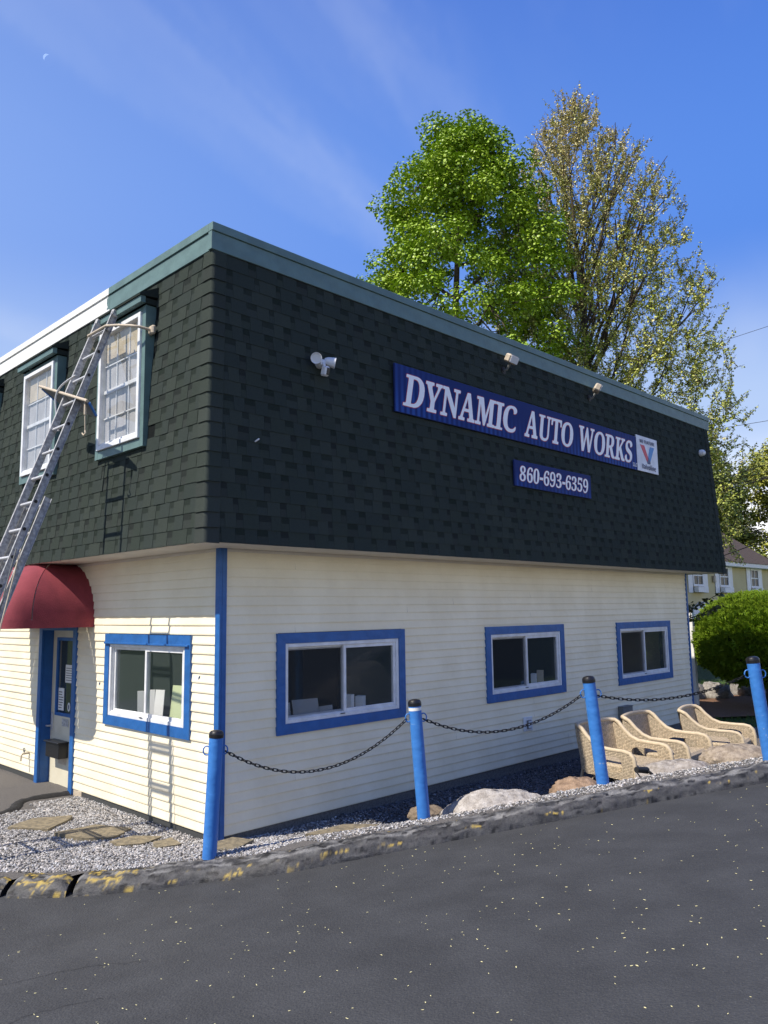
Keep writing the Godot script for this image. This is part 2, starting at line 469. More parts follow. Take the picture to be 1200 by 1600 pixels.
func road_y(x: float, z: float) -> float:
	var g := 0.7 + 0.3 * log(1.0 + exp(clampf((z - 0.7) / 0.3, -30, 60)))
	return -0.21 + 0.031 * clampf(x, -2.0, 14.0) + 0.144 * minf(g, 16.0)
func near_kerb(p: Vector2) -> Array:
	var best := 1e9; var bi := 0
	for i in kerb_pts.size():
		var d := p.distance_squared_to(kerb_pts[i])
		if d < best: best = d; bi = i
	var t := (kerb_pts[mini(bi + 1, kerb_pts.size() - 1)] - kerb_pts[maxi(bi - 1, 0)]).normalized()
	return [(p - kerb_pts[bi]).dot(Vector2(t.y, -t.x)), kerb_pts[bi]]
func catmull(P: Array, step: float) -> Array[Vector2]:
	var out: Array[Vector2] = []
	for i in P.size() - 1:
		var a: Vector2 = P[maxi(i - 1, 0)]; var b: Vector2 = P[i]; var c: Vector2 = P[i + 1]; var d: Vector2 = P[mini(i + 2, P.size() - 1)]
		var n := maxi(1, int(b.distance_to(c) / step))
		for k in n: out.append(b.cubic_interpolate(c, a, d, float(k) / n))
	out.append(P[-1])
	return out
func bed_at(x: float, z: float, arr: PackedFloat32Array) -> float:
	var fx := clampf((x - BX0) / BS, 0, BNX - 1.001); var fz := clampf((z - BZ0) / BS, 0, BNZ - 1.001)
	var i := int(fx); var j := int(fz); var u := fx - i; var v := fz - j
	var k := i + j * BNX
	return lerpf(lerpf(arr[k], arr[k + 1], u), lerpf(arr[k + BNX], arr[k + BNX + 1], u), v)
func ground_y(x: float, z: float) -> float:
	var base := -0.34 - 0.012 * maxf(0, x - 16.0) + 0.02 * sin(x * 0.31) * cos(z * 0.27)
	var d := (x - 3.8) * 0.6 - (z - 3.87) * 0.8
	if z > 2.0: base = maxf(base, road_y(x, z) - 0.12 - 0.4 * maxf(0.0, d))
	return base

func make_ground() -> void:
	kerb_pts = catmull([Vector2(-3.75, -3.1), Vector2(-3.55, -2.2), Vector2(-3.0, -1.45), Vector2(-2.4, -0.95), Vector2(-2.0, -0.52), Vector2(-1.73, -0.16), Vector2(-1.53, 0.06), Vector2(-1.12, 0.42), Vector2(-0.65, 0.76), Vector2(-0.128, 1.27), Vector2(0.851, 1.862), Vector2(1.989, 2.62), Vector2(3.0, 3.3), Vector2(3.85, 3.93), Vector2(5.3, 5.0), Vector2(7.2, 6.2), Vector2(10.5, 8.2)], 0.05)
	# the large sheet under everything
	var g := MB.new(); var G := []
	var xs := []; var v := -300.0
	while v < 700: xs.append(v); v += 1.0 if absf(v - 12) < 30 else 40.0
	var zs := []; v = -600.0
	while v < 300: zs.append(v); v += 1.0 if absf(v) < 26 else 40.0
	for z in zs:
		var row := []
		for x in xs: row.append(Vector3(x, ground_y(x, z), z))
		G.append(row)
	g.surf(G)
	struct(obj("ground", g, M.grass))
	# road: fine near the kerb, coarse further off
	var r := MB.new()
	var n := 92
	var ok := {}
	for i in n + 1:
		for j in n + 1:
			var p := Vector2(-4 + i * 0.15, -4 + j * 0.15)
			ok[i + j * 200] = near_kerb(p)[0] < 0.06
	for i in n:
		for j in n:
			if ok[i + j * 200] or ok[i + 1 + j * 200] or ok[i + (j + 1) * 200] or ok[i + 1 + (j + 1) * 200]:
				var x0 := -4 + i * 0.15; var z0 := -4 + j * 0.15
				var a := Vector3(x0, road_y(x0, z0), z0); var b := Vector3(x0, road_y(x0, z0 + 0.15), z0 + 0.15)
				var c := Vector3(x0 + 0.15, road_y(x0 + 0.15, z0 + 0.15), z0 + 0.15); var d := Vector3(x0 + 0.15, road_y(x0 + 0.15, z0), z0)
				r.quad(a, b, c, d)
	var far := func(xa: float, xb: float, za: float, zb: float, st: float) -> void:
		var H := []
		var x := xa
		while x <= xb + 0.01:
			var row := []; var z := za
			while z <= zb + 0.01:
				row.append(Vector3(x, road_y(x, z), z)); z += st
			H.append(row); x += st
		r.surf(H, true)
	far.call(-44.0, -4.0, -14.0, 9.8, 0.85)
	far.call(-44.0, 60.0, 9.8, 60.0, 2.0)
	tag(struct(obj("road", r, M.asphalt)), "dark sealed asphalt parking lot sloping up in front of the building", "")
	# hairline cracks and old scuffs in the sealer
	var road_node := get_child(get_child_count() - 1)
	var cr := RandomNumberGenerator.new(); cr.seed = 66
	for path in [[Vector2(-2.9, 1.5), Vector2(-2.2, 1.75), Vector2(-1.9, 2.1)], [Vector2(-3.3, 2.5), Vector2(-2.75, 2.3), Vector2(-2.35, 2.45)]]:
		var cm := MB.new(); var cp := catmull(path, 0.035); var wd := cr.randf_range(0.0011, 0.002)
		var q0 := cp[0]
		for i in range(1, cp.size()):
			var q1: Vector2 = cp[i] + Vector2(cr.randfn(0, 0.008), cr.randfn(0, 0.008))
			var s := (q1 - q0).normalized(); s = Vector2(-s.y, s.x) * wd * cr.randf_range(0.5, 1.3)
			var A := Vector3(q0.x + s.x, road_y(q0.x, q0.y) + 0.0035, q0.y + s.y); var B := Vector3(q1.x + s.x, road_y(q1.x, q1.y) + 0.0035, q1.y + s.y)
			var C2 := Vector3(q1.x - s.x, road_y(q1.x, q1.y) + 0.0035, q1.y - s.y); var D2 := Vector3(q0.x - s.x, road_y(q0.x, q0.y) + 0.0035, q0.y - s.y)
			if (B - A).cross(C2 - A).y > 0: cm.quad(A, B, C2, D2)
			else: cm.quad(D2, C2, B, A)
			q0 = q1
		obj("crack", cm, M.dark, road_node)
	# kerb: rolled black berm in three lengths
	var kn := FastNoiseLite.new(); kn.seed = 61; kn.frequency = 1.0; kn.fractal_octaves = 3
	var fine := catmull(kerb_pts, 0.015)
	var prof := []
	for q in 23:
		var tt := q / 22.0
		var ang := PI * tt
		prof.append(Vector2(-0.01 + 0.36 * (tt * 0.55 + 0.45 * (0.5 - 0.5 * cos(ang))), 0.132 * pow(sin(ang), 0.55) - 0.03 * (1.0 - sin(ang)) - 0.0))
	var runs := [[], [], []]
	for i in fine.size():
		var x := fine[i].x; var z := fine[i].y
		var k := 2
		if z < -0.36 and x < 0: k = 0
		elif x < -1.5: k = 1
		runs[k].append(i)
	var labels := ["short worn kerb length at the left edge before the crack", "cracked kerb length with broad yellow paint left of the wide break", "long black kerb curving up to the right past the blue posts"]
	for k in 3:
		var mb := MB.new(); var KG := []; var KC := []
		var lo: int = runs[k][0] + 1; var hi: int = runs[k][-1] - 1
		var arc := 0.0
		for i in range(lo, hi + 1):
			var t := (fine[mini(i + 1, fine.size() - 1)] - fine[maxi(i - 1, 0)]).normalized()
			var nn := Vector2(t.y, -t.x)
			var row := []; var crow := []
			arc += fine[i].distance_to(fine[i - 1])
			var endk := minf(1.0, minf(float(i - lo), float(hi - i)) / 3.0)   # rounded broken ends
			for q in prof.size():
				var pf: Vector2 = prof[q]
				var wob := 0.020 * kn.get_noise_2d(arc * 2.2, q * 0.12) + 0.012 * kn.get_noise_2d(arc * 11.0, q * 0.45)
				var hh := pf.y * (1.0 + 0.25 * kn.get_noise_2d(arc * 0.8, 50.0)) * (0.72 + 0.28 * endk) + (wob if pf.y > 0.03 else 0.0)
				var p := fine[i] + nn * (pf.x + wob * 0.6)
				row.append(Vector3(p.x, road_y(fine[i].x, fine[i].y) + hh, p.y))
				# black sealer, grey wear on the crown, yellow remains
				var wear := kn.get_noise_2d(arc * 3.0 + 90, q * 0.25) * 0.5 + 0.5
				var c := L(62, 62, 63).lerp(L(146, 145, 143), smoothstep(0.3, 0.75, wear) * (0.95 if q > 6 else 0.25))
				c = c.lerp(L(22, 22, 23), smoothstep(0.62, 0.7, kn.get_noise_2d(arc * 5.0, q * 0.4 + 30) * 0.5 + 0.5))
				var yl := kn.get_noise_2d(arc * 3.0 + 300, q * 0.22) * 0.5 + 0.5 + 0.3 * kn.get_noise_2d(arc * 26.0, q * 1.1)
				var x := fine[i].x
				var dens := 0.0
				if k == 0: dens = 0.0 if q > 4 and q < 14 else -0.12
				elif k == 1: dens = 0.03
				elif x < -1.1: dens = 0.02
				elif x < 0.4: dens = -0.08 if q > 1 and q < 6 else -0.22
				elif x < 4.2: dens = -0.15 if q in [3, 4, 5, 6, 14, 15] else -0.26
				else: dens = -0.2
				c = c.lerp(L(206, 178, 84), smoothstep(0.60, 0.72, yl + dens) * 0.9)
				crow.append(c)
			KG.append(row); KC.append(crow)
		mb.surf(KG, true, KC)
		# close the broken ends
		mb.col = L(26, 26, 27)
		for e in [0, KG.size() - 1]:
			for q in range(1, prof.size() - 2):
				mb.tri(KG[e][0], KG[e][q], KG[e][q + 1])
		var o := obj("kerb", mb, M.kerb)
		tag(struct(o), labels[k], "")
	# planting bed
	bed_h.resize(BNX * BNZ); bed_d.resize(BNX * BNZ)
	var bn := FastNoiseLite.new(); bn.seed = 64; bn.frequency = 0.7
	for j in BNZ:
		for i in BNX:
			var x := BX0 + i * BS; var z := BZ0 + j * BS
			var q := near_kerb(Vector2(x, z))
			var kp: Vector2 = q[1]
			var yk := road_y(kp.x, kp.y) + 0.108
			var low := -0.075 - 0.012 * clampf(x, -2, 10) - 0.13 * smoothstep(9.5, 12.5, x)
			low += 0.075 * smoothstep(0.8, 1.5, z) * smoothstep(3.2, 4.4, x)
			bed_d[i + j * BNX] = q[0]
			var far_k := smoothstep(1.7, 2.7, x)
			var w := lerpf(1.4, 1.3, far_k)
			bed_h[i + j * BNX] = lerpf(yk, low, smoothstep(lerpf(0.3, 0.5, far_k), w, q[0])) + 0.012 * bn.get_noise_2d(x * 2, z * 2)
	var b := MB.new()
	for i in BNX - 1:
		for j in BNZ - 1:
			var x := BX0 + i * BS; var z := BZ0 + j * BS
			var k := i + j * BNX
			if minf(bed_d[k], minf(bed_d[k + 1], minf(bed_d[k + BNX], bed_d[k + BNX + 1]))) < 0.1 or (x > 0.3 and z < -0.3 and x < 10.5): continue
			var P := []
			for o in [[0, 0], [0, 1], [1, 1], [1, 0]]:
				P.append(Vector3(x + o[0] * BS, bed_h[k + o[0] + o[1] * BNX], z + o[1] * BS))
			b.quad(P[0], P[1], P[2], P[3])
	tag(struct(obj("planting_bed_ground", b, M.bed)), "stony soil of the bed between kerb and building", "")
	# mulch patch under the clipped bush
	var mu := MB.new(); var MG := []
	for i in 25:
		var row := []
		for j in 8:
			var t := TAU * i / 24.0; var rr := j / 7.0
			var x := 17.0 + cos(t) * 4.0 * rr * (1 + 0.1 * sin(t * 5)); var z := -2.4 + sin(t) * 2.6 * rr * (1 + 0.1 * cos(t * 3))
			row.append(Vector3(x, ground_y(x, z) + 0.03 + 0.05 * (1 - rr), z))
		MG.append(row)
	mu.surf(MG, true)
	tag(struct(obj("mulch_bed_ground", mu, M.mulch)), "brown bark mulch around the clipped bush", "")
	# asphalt walk to the door, with a rolled edge
	var wk := MB.new()
	wk.prism([Vector2(-0.02, 2.75), Vector2(-0.62, 3.22), Vector2(-0.55, 3.4), Vector2(-0.02, 3.42)], 0.0, 0.01)
	wk = MB.new()
	var wpoly := [Vector3(0.14, 0, -3.3), Vector3(-0.02, 0, -3.36), Vector3(-0.45, 0, -3.38), Vector3(-0.66, 0, -3.3), Vector3(-0.86, 0, -2.98), Vector3(-1.25, 0, -2.8), Vector3(-3.0, 0, -2.9), Vector3(-4.0, 0, -3.2)]
	var back := [Vector3(0.14, 0, -9), Vector3(-0.02, 0, -9), Vector3(-0.45, 0, -9), Vector3(-0.66, 0, -9), Vector3(-0.86, 0, -9), Vector3(-1.25, 0, -9), Vector3(-3.0, 0, -9), Vector3(-4.0, 0, -9)]
	var WG := []
	for i in wpoly.size():
		var row := []
		for j in 10:
			var p: Vector3 = wpoly[i].lerp(back[i], j / 9.0); p.y = -0.15 + 0.008 * bn.get_noise_2d(p.x * 6, p.z * 6) - 0.03 * smoothstep(0.4, 3.0, -p.x)
			row.append(p)
		WG.append(row)
	wk.surf(WG)
	tag(struct(obj("walkway", wk, M.walk)), "rough asphalt walk leading to the office door", "")
	var edge := MB.new(); var ep := []; var er := []
	for p in catmull([Vector2(0.02, -3.33), Vector2(-0.02, -3.36), Vector2(-0.45, -3.38), Vector2(-0.66, -3.3), Vector2(-0.86, -2.98), Vector2(-1.25, -2.8)], 0.06):
		ep.append(Vector3(p.x, -0.115 + 0.01 * bn.get_noise_2d(p.x * 9, p.y * 9), p.y)); er.append(0.085 + 0.012 * bn.get_noise_2d(p.x * 14, p.y * 14))
	edge.tube(ep, er, 10)
	tag(struct(obj("walkway_kerb", edge, M.walk)), "dark rounded asphalt edging of the door walk", "")

# ---------------------------------------------------------------- the office building
const WH := 2.85
const WL := 10.91
const LL := 9.4
var bld: Node3D
var face_r := Transform3D()                                                       # u = +x, out = +z
var face_l := Transform3D(Basis(Vector3(0, 0, 1), Vector3(0, 1, 0), Vector3(-1, 0, 0)), Vector3.ZERO)   # u = +z, out = -x

func holes_boxes(mb: MB, u0: float, u1: float, v0: float, v1: float, holes: Array, n0: float, n1: float) -> void:
	var u := u0
	for h in holes:      # [u0, u1, v0, v1], sorted by u
		mb.box(Vector3(u, v0, n0), Vector3(h[0], v1, n1))
		if h[2] > v0: mb.box(Vector3(h[0], v0, n0), Vector3(h[1], h[2], n1))
		if h[3] < v1: mb.box(Vector3(h[0], h[3], n0), Vector3(h[1], v1, n1))
		u = h[1]
	mb.box(Vector3(u, v0, n0), Vector3(u1, v1, n1))

func side_boards(wall: Node3D, u0: float, u1: float, trims: Array, sd: int) -> void:
	var r := RandomNumberGenerator.new(); r.seed = sd
	var e := WH / 29.0
	for k in 29:
		var y0 := 0.002 + k * e; var y1 := y0 + e
		var spans := [[u0, u1]]
		for t in trims:
			if (y0 + y1) / 2 > t[2] + 0.03 and (y0 + y1) / 2 < t[3] - 0.03:
				var nx := []
				for s in spans:
					if t[0] >= s[1] or t[1] <= s[0]:
						nx.append(s); continue
					if t[0] > s[0]: nx.append([s[0], t[0] + 0.03])
					if t[1] < s[1]: nx.append([t[1] - 0.03, s[1]])
				spans = nx
		for s in spans:
			var mb := MB.new()
			var w := 0.0145 + r.randf_range(-0.0012, 0.0012)
			var lap := r.randf_range(u0, u1)
			var a: float = s[0]; var b: float = s[1]
			var y := y1 + 0.004
			# slightly uneven vinyl: the board is cut into lengths that bow by a millimetre
			var nseg := maxi(1, int((b - a) / 0.9))
			for q in nseg:
				var ua := lerpf(a, b, float(q) / nseg); var ub := lerpf(a, b, float(q + 1) / nseg)
				var step := 0.0022 if ua > lap else 0.0
				var wa := w + step + 0.0016 * sin(ua * 2.1 + k * 1.7); var wb := w + step + 0.0016 * sin(ub * 2.1 + k * 1.7)
				mb.quad(Vector3(ua, y0 + 0.012, wa), Vector3(ub, y0 + 0.012, wb), Vector3(ub, y, 0.003), Vector3(ua, y, 0.003))
				mb.quad(Vector3(ua, y0, wa - 0.002), Vector3(ub, y0, wb - 0.002), Vector3(ub, y0 + 0.012, wb), Vector3(ua, y0 + 0.012, wa))
				mb.quad(Vector3(ua, y0, 0.0), Vector3(ub, y0, 0.0), Vector3(ub, y0, wb - 0.002), Vector3(ua, y0, wa - 0.002))
			mb.quad(Vector3(a, y0, 0), Vector3(a, y0, w), Vector3(a, y, 0.003), Vector3(a, y, 0))
			mb.quad(Vector3(b, y0, w), Vector3(b, y0, 0), Vector3(b, y, 0), Vector3(b, y, 0.003))
			obj("siding_board", mb, M.siding, wall)

func ring(mb: MB, u0: float, u1: float, v0: float, v1: float, w: float, n0: float, n1: float, e := 0.003) -> void:
	mb.bbox(Vector3(u0, v0, n0), Vector3(u0 + w, v1, n1), e)
	mb.bbox(Vector3(u1 - w, v0, n0), Vector3(u1, v1, n1), e)
	mb.bbox(Vector3(u0 + w, v0, n0 + 0.001), Vector3(u1 - w, v0 + w, n1 - 0.001), e)
	mb.bbox(Vector3(u0 + w, v1 - w, n0 + 0.001), Vector3(u1 - w, v1, n1 - 0.001), e)

func miter(mb: MB, a: Vector2, b: Vector2, c: Vector2, d: Vector2, n0: float, n1: float) -> void:
	mb.prism([a, b, c, d], n0, n1)

func slider(face: Transform3D, u0: float, u1: float, v0: float, v1: float, label: String, screen_left := true) -> void:
	# blue trim, white vinyl frame, two sliding sashes
	var win := MeshInstance3D.new(); win.name = "window"; bld.add_child(win, true); win.transform = face
	win.set_meta("label", label)
	var t := 0.11
	var nA := 0.004; var nB := 0.034
	var c := [[Vector2(u0, v0), Vector2(u1, v0), Vector2(u1 - t, v0 + t), Vector2(u0 + t, v0 + t)], [Vector2(u1, v0), Vector2(u1, v1), Vector2(u1 - t, v1 - t), Vector2(u1 - t, v0 + t)],
		[Vector2(u1, v1), Vector2(u0, v1), Vector2(u0 + t, v1 - t), Vector2(u1 - t, v1 - t)], [Vector2(u0, v1), Vector2(u0, v0), Vector2(u0 + t, v0 + t), Vector2(u0 + t, v1 - t)]]
	var g := 0.0012
	for k in 4:
		var mb := MB.new()
		var mid: Vector2 = (c[k][0] + c[k][1] + c[k][2] + c[k][3]) / 4
		var P := []
		for p in c[k]: P.append(p + (mid - p).normalized() * g)
		mb.prism(P, nA, nB + 0.001 * (k % 2))
		obj("trim_board", mb, M.blue, win)
	var a := u0 + t; var b := u1 - t; var lo := v0 + t; var hi := v1 - t
	var f := MB.new()
	ring(f, a + 0.001, b - 0.001, lo + 0.001, hi - 0.001, 0.042, -0.07, 0.026)
	f.bbox(Vector3(a + 0.043, lo + 0.043, -0.068), Vector3(b - 0.043, lo + 0.055, 0.012), 0.002)
	win.mesh = f.mesh(M.white)
	var m := (a + b) / 2
	var s1 := MB.new(); ring(s1, a + 0.043, m + 0.012, lo + 0.044, hi - 0.043, 0.034, -0.045, -0.02)
	var o1 := obj("sash", s1, M.white, win)
	var s2 := MB.new(); ring(s2, m - 0.02, b - 0.043, lo + 0.044, hi - 0.043, 0.04, -0.017, 0.012)
	obj("sash", s2, M.white, win)
	var p1 := MB.new(); p1.quad(Vector3(a + 0.07, lo + 0.07, -0.035), Vector3(m, lo + 0.07, -0.035), Vector3(m, hi - 0.07, -0.035), Vector3(a + 0.07, hi - 0.07, -0.035))
	obj("pane", p1, M.glass, win)
	var p2 := MB.new(); p2.quad(Vector3(m + 0.015, lo + 0.075, -0.003), Vector3(b - 0.08, lo + 0.075, -0.003), Vector3(b - 0.08, hi - 0.075, -0.003), Vector3(m + 0.015, hi - 0.075, -0.003))
	obj("pane", p2, M.glass, win)
	if screen_left:
		var sc := MB.new(); sc.quad(Vector3(a + 0.06, lo + 0.06, -0.012), Vector3(m - 0.02, lo + 0.06, -0.012), Vector3(m - 0.02, hi - 0.06, -0.012), Vector3(a + 0.06, hi - 0.06, -0.012))
		obj("insect_screen", sc, M.screen, win)
	var lt := MB.new(); lt.bbox(Vector3(m - 0.09, lo + 0.03, 0.026), Vector3(m - 0.02, lo + 0.04, 0.034), 0.002)
	obj("latch", lt, M.dark, win)

func shingle_mesh(g: float, t: float, e: float, tone: Color, mb: MB) -> void:
	# one strip unit: base layer with printed shadow band, raised tab
	var w := g + t
	var k := 0.0015
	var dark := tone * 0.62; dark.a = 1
	mb.col = tone * 0.97
	var slab := func(u0: float, u1: float, s0: float, s1: float, na: float, nb: float) -> void:
		# na: proud at the lower edge, nb: at the upper
		var A := Vector3(u0, s0, na); var B := Vector3(u1, s0, na); var C := Vector3(u1, s1, nb); var D := Vector3(u0, s1, nb)
		mb.quad(A, B, C, D)
		mb.quad(Vector3(u0, s0, 0), Vector3(u1, s0, 0), B, A)
		mb.quad(Vector3(u0, s1, 0), Vector3(u0, s0, 0), A, D)
		mb.quad(Vector3(u1, s0, 0), Vector3(u1, s1, 0), C, B)
	slab.call(k, w - k, 0.0, e + 0.004, 0.0075, 0.002)
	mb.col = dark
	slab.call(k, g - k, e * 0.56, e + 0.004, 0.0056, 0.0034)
	mb.col = tone
	slab.call(g, w - k, -0.001, e + 0.004, 0.0102, 0.0042)

func mansard_face(called: String, face: Transform3D, u0: float, u1: float, u0t: float, u1t: float, near_u: float, sd: int, part: MeshInstance3D, budget: int, cuts: Array) -> void:
	# shingled slope in face coordinates: foot at n .542, v 2.856; head at n .40, v 5.80
	var foot := Vector3(0, 2.856, 0.542); var head := Vector3(0, 5.80, 0.40)
	var sd3 := (head - foot).normalized()
	var len := foot.distance_to(head)
	var slope := face * Transform3D(Basis(Vector3(1, 0, 0), sd3, Vector3(1, 0, 0).cross(sd3)), foot)
	var n := 20; var e := len / n
	var r := RandomNumberGenerator.new(); r.seed = sd
	var gs := [0.08, 0.15, 0.10, 0.13, 0.06, 0.11]; var ts := [0.19, 0.13, 0.27, 0.16, 0.22, 0.15]
	var tones := [L(73, 81, 76), L(70, 78, 74), L(76, 84, 79), L(72, 80, 75)]
	var lib := {}
	var rest := MB.new()
	var slots := []
	for k in n:
		var f := (k + 0.5) / n
		var a := lerpf(u0, u0t, f) + 0.002; var b := lerpf(u1, u1t, f) - 0.002
		var u := a - r.randf_range(0.0, 0.11)
		while u < b:
			var v := r.randi_range(0, 5)
			var w: float = gs[v] + ts[v]
			var skip := false
			var odd := u + w > b + 0.11
			if odd: w = b + 0.05 - u
			var vmid := 2.856 + (k + 0.5) * e
			for c in cuts:
				if u + w * 0.5 > c[0] and u + w * 0.5 < c[1] and vmid > c[2] and vmid < c[3]: skip = true
			if not skip:
				var key := v * 4 + r.randi_range(0, 3)
				if odd: key = -key - 1 - 100 * int(round(w * 1000.0))
				var x := Transform3D(Basis(), Vector3(u, k * e, r.randf_range(0, 0.0012)))
				slots.append([(slope * x.origin).distance_to(Vector3(-4.526, 2.185, 6.855)) if true else 0.0, key, x])
			u += w
	slots.sort_custom(func(p, q): return p[0] < q[0])
	part.transform = slope
	for i in slots.size():
		var key: int = slots[i][1]
		if i < budget:
			if key < 0:
				var one := MB.new(); var ww := int(-key / 100) / 1000.0
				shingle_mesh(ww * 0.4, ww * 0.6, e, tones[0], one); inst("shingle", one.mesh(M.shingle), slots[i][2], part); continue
			if not lib.has(key):
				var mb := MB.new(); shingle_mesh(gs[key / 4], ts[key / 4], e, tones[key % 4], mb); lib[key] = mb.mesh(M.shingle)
			inst("shingle", lib[key], slots[i][2], part)
		else:
			rest.T = slots[i][2]
			if key < 0:
				var ww := int(-key / 100) / 1000.0
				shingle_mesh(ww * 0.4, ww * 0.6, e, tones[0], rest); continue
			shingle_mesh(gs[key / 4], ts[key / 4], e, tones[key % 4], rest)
	var o := obj("farther_shingles", rest, M.shingle, part)
	o.set_meta("kind", "stuff")

func hip_caps(at_u: float, part: MeshInstance3D, sx: float, far: bool) -> void:
	# bent cap shingles up a corner: sx = -1 on the left corner (arms along +x and -z), +1 on the far right corner
	var n := 20
	var far_mb := MB.new()
	for k in n + 0:
		var f := float(k) / n; var f1 := (k + 1.0) / n
		var mk := func(ff: float, proud: float) -> Array:
			var off := lerpf(0.542, 0.40, ff) + proud
			var y := lerpf(2.856, 5.80, ff)
			var cx: float = at_u + sx * off; var cz := off
			var P := []
			var w := 0.165
			var rr := 0.035
			P.append(Vector3(cx, y, cz - w))
			for q in 5:
				var t := q / 4.0 * PI / 2
				P.append(Vector3(cx - sx * rr * (1 - cos(t)), y, cz - rr * (1 - sin(t))))
			P.append(Vector3(cx - sx * w, y, cz))
			return P
		var lo: Array = mk.call(f - 0.004, 0.027 + rng.randf() * 0.004)
		var hi: Array = mk.call(f1 + 0.004, 0.016)
		var lo_in: Array = mk.call(f - 0.004, 0.010)
		var mb := far_mb if far else MB.new()
		var tn := L(77, 84, 79) * rf(0.86, 1.08); tn.a = 1
		mb.col = tn
		for q in lo.size() - 1:
			if sx < 0:
				mb.quad(lo[q], lo[q + 1], hi[q + 1], hi[q]); mb.quad(lo_in[q], lo_in[q + 1], lo[q + 1], lo[q])
			else:
				mb.quad(lo[q + 1], lo[q], hi[q], hi[q + 1]); mb.quad(lo_in[q + 1], lo_in[q], lo[q], lo[q + 1])
		for q in [0, lo.size() - 1]:
			mb.quad(lo_in[q], lo[q], hi[q], lo_in[q])
		if not far: obj("hip_cap", mb, M.shingle, part)
	if far:
		obj("hip_cap_row", far_mb, M.shingle, part)

func upper_window(z0: float, z1: float, label: String, dorm: Node3D) -> void:
	# in left-face coordinates (u = z, v = y, out = -x)
	var n1 := 0.575
	dorm.transform = face_l * Transform3D(Basis(), Vector3(0, 0, -0.028))
	var v0 := 4.06; var v1 := 5.46
	var tr := MB.new()      # green casing with cheeks back into the slope
	tr.bbox(Vector3(z0 - 0.075, v0 - 0.1, 0.34), Vector3(z0 - 0.004, v1 + 0.06, 0.568), 0.003)
	tr.bbox(Vector3(z1 + 0.004, v0 - 0.1, 0.34), Vector3(z1 + 0.075, v1 + 0.06, 0.568), 0.003)
	tr.bbox(Vector3(z0 - 0.004, v0 - 0.1, 0.36), Vector3(z1 + 0.004, v0 - 0.006, 0.5665), 0.003)
	tr.bbox(Vector3(z0 - 0.004, v1 + 0.004, 0.36), Vector3(z1 + 0.004, v1 + 0.06, 0.5665), 0.003)
	obj("casing", tr, M.green, dorm)
	var ho := MB.new()      # little hood
	ho.bbox(Vector3(z0 - 0.1, v1 + 0.065, 0.585), Vector3(z1 + 0.1, v1 + 0.155, 0.645), 0.004)
	obj("hood_fascia", ho, M.green, dorm)
	var hs := MB.new()
	hs.col = L(64, 72, 68)
	var A := Vector3(z0 - 0.11, v1 + 0.158, 0.66); var B := Vector3(z1 + 0.11, v1 + 0.158, 0.66); var Cc := Vector3(z1 + 0.11, v1 + 0.30, 0.40); var D := Vector3(z0 - 0.11, v1 + 0.30, 0.40)
	hs.quad(A, B, Cc, D)
	hs.quad(A - Vector3(0, 0.02, 0), B - Vector3(0, 0.02, 0), B, A)
	hs.quad(B - Vector3(0, 0.02, 0), Cc - Vector3(0, 0.14, 0), Cc, B)
	hs.quad(D - Vector3(0, 0.14, 0), A - Vector3(0, 0.02, 0), A, D)
	hs.quad(D - Vector3(0, 0.14, 0), Cc - Vector3(0, 0.14, 0), B - Vector3(0, 0.02, 0), A - Vector3(0, 0.02, 0))
	hs.box(Vector3(z0 - 0.095, v1 + 0.068, 0.40), Vector3(z0 - 0.06, v1 + 0.13, 0.584))
	hs.box(Vector3(z1 + 0.06, v1 + 0.068, 0.40), Vector3(z1 + 0.095, v1 + 0.13, 0.584))
	obj("hood_roof", hs, M.shingle, dorm)
	var f := MB.new()
	ring(f, z0 + 0.002, z1 - 0.002, v0, v1, 0.05, 0.50, 0.592)
	f.bbox(Vector3(z0 + 0.052, v0 + 0.05, 0.50), Vector3(z1 - 0.052, v0 + 0.075, 0.575), 0.002)
	var fo := obj("window_frame", f, M.white, dorm)
	fo.set_meta("label", label)
	var mm := MB.new()
	var a := z0 + 0.052; var b := z1 - 0.052
	var mid := (v0 + v1) / 2 - 0.02
	mm.bbox(Vector3(a, mid - 0.022, 0.523), Vector3(b, mid + 0.022, 0.545), 0.002)
	obj("meeting_rail", mm, M.white, dorm)
	for k in [1, 2]:
		var q := MB.new(); var u := lerpf(a, b, k / 3.0)
		q.box(Vector3(u - 0.006, v0 + 0.05, 0.523), Vector3(u + 0.006, v1 - 0.05, 0.533))
		obj("glazing_bar", q, M.white, dorm)
	for y in [(v0 + mid) / 2 + 0.03, (mid + v1) / 2 - 0.05]:
		var q := MB.new()
		q.box(Vector3(a, y - 0.007, 0.524), Vector3(b, y + 0.007, 0.536))
		obj("glazing_bar", q, M.white, dorm)
	var pn := MB.new(); pn.quad(Vector3(a, v0 + 0.05, 0.555), Vector3(b, v0 + 0.05, 0.555), Vector3(b, v1 - 0.05, 0.555), Vector3(a, v1 - 0.05, 0.555))
	obj("pane", pn, M.glass, dorm)
	# curtain and roller blind just inside
	var cu := MB.new(); var G := []
	for i in 41:
		var u := lerpf(a, b, i / 40.0)
		var nn := 0.5165 + 0.0015 * sin(i * 0.9) + 0.001 * sin(i * 3.1)
		G.append([Vector3(u, v0 + 0.05, nn), Vector3(u, v1 - 0.3, nn)])
	cu.surf(G)
	obj("curtain", cu, M.cloth, dorm)
	var bl := MB.new(); bl.box(Vector3(a, v1 - 0.38, 0.5195), Vector3(b, v1 - 0.05, 0.522)); bl.tube([Vector3(a, v1 - 0.38, 0.5208), Vector3(b, v1 - 0.38, 0.5208)], [0.006], 8)
	obj("roller_blind", bl, M.shade, dorm)
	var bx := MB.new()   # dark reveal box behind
	bx.box(Vector3(z0 - 0.05, v0 - 0.08, 0.30), Vector3(z1 + 0.05, v1 + 0.06, 0.335))
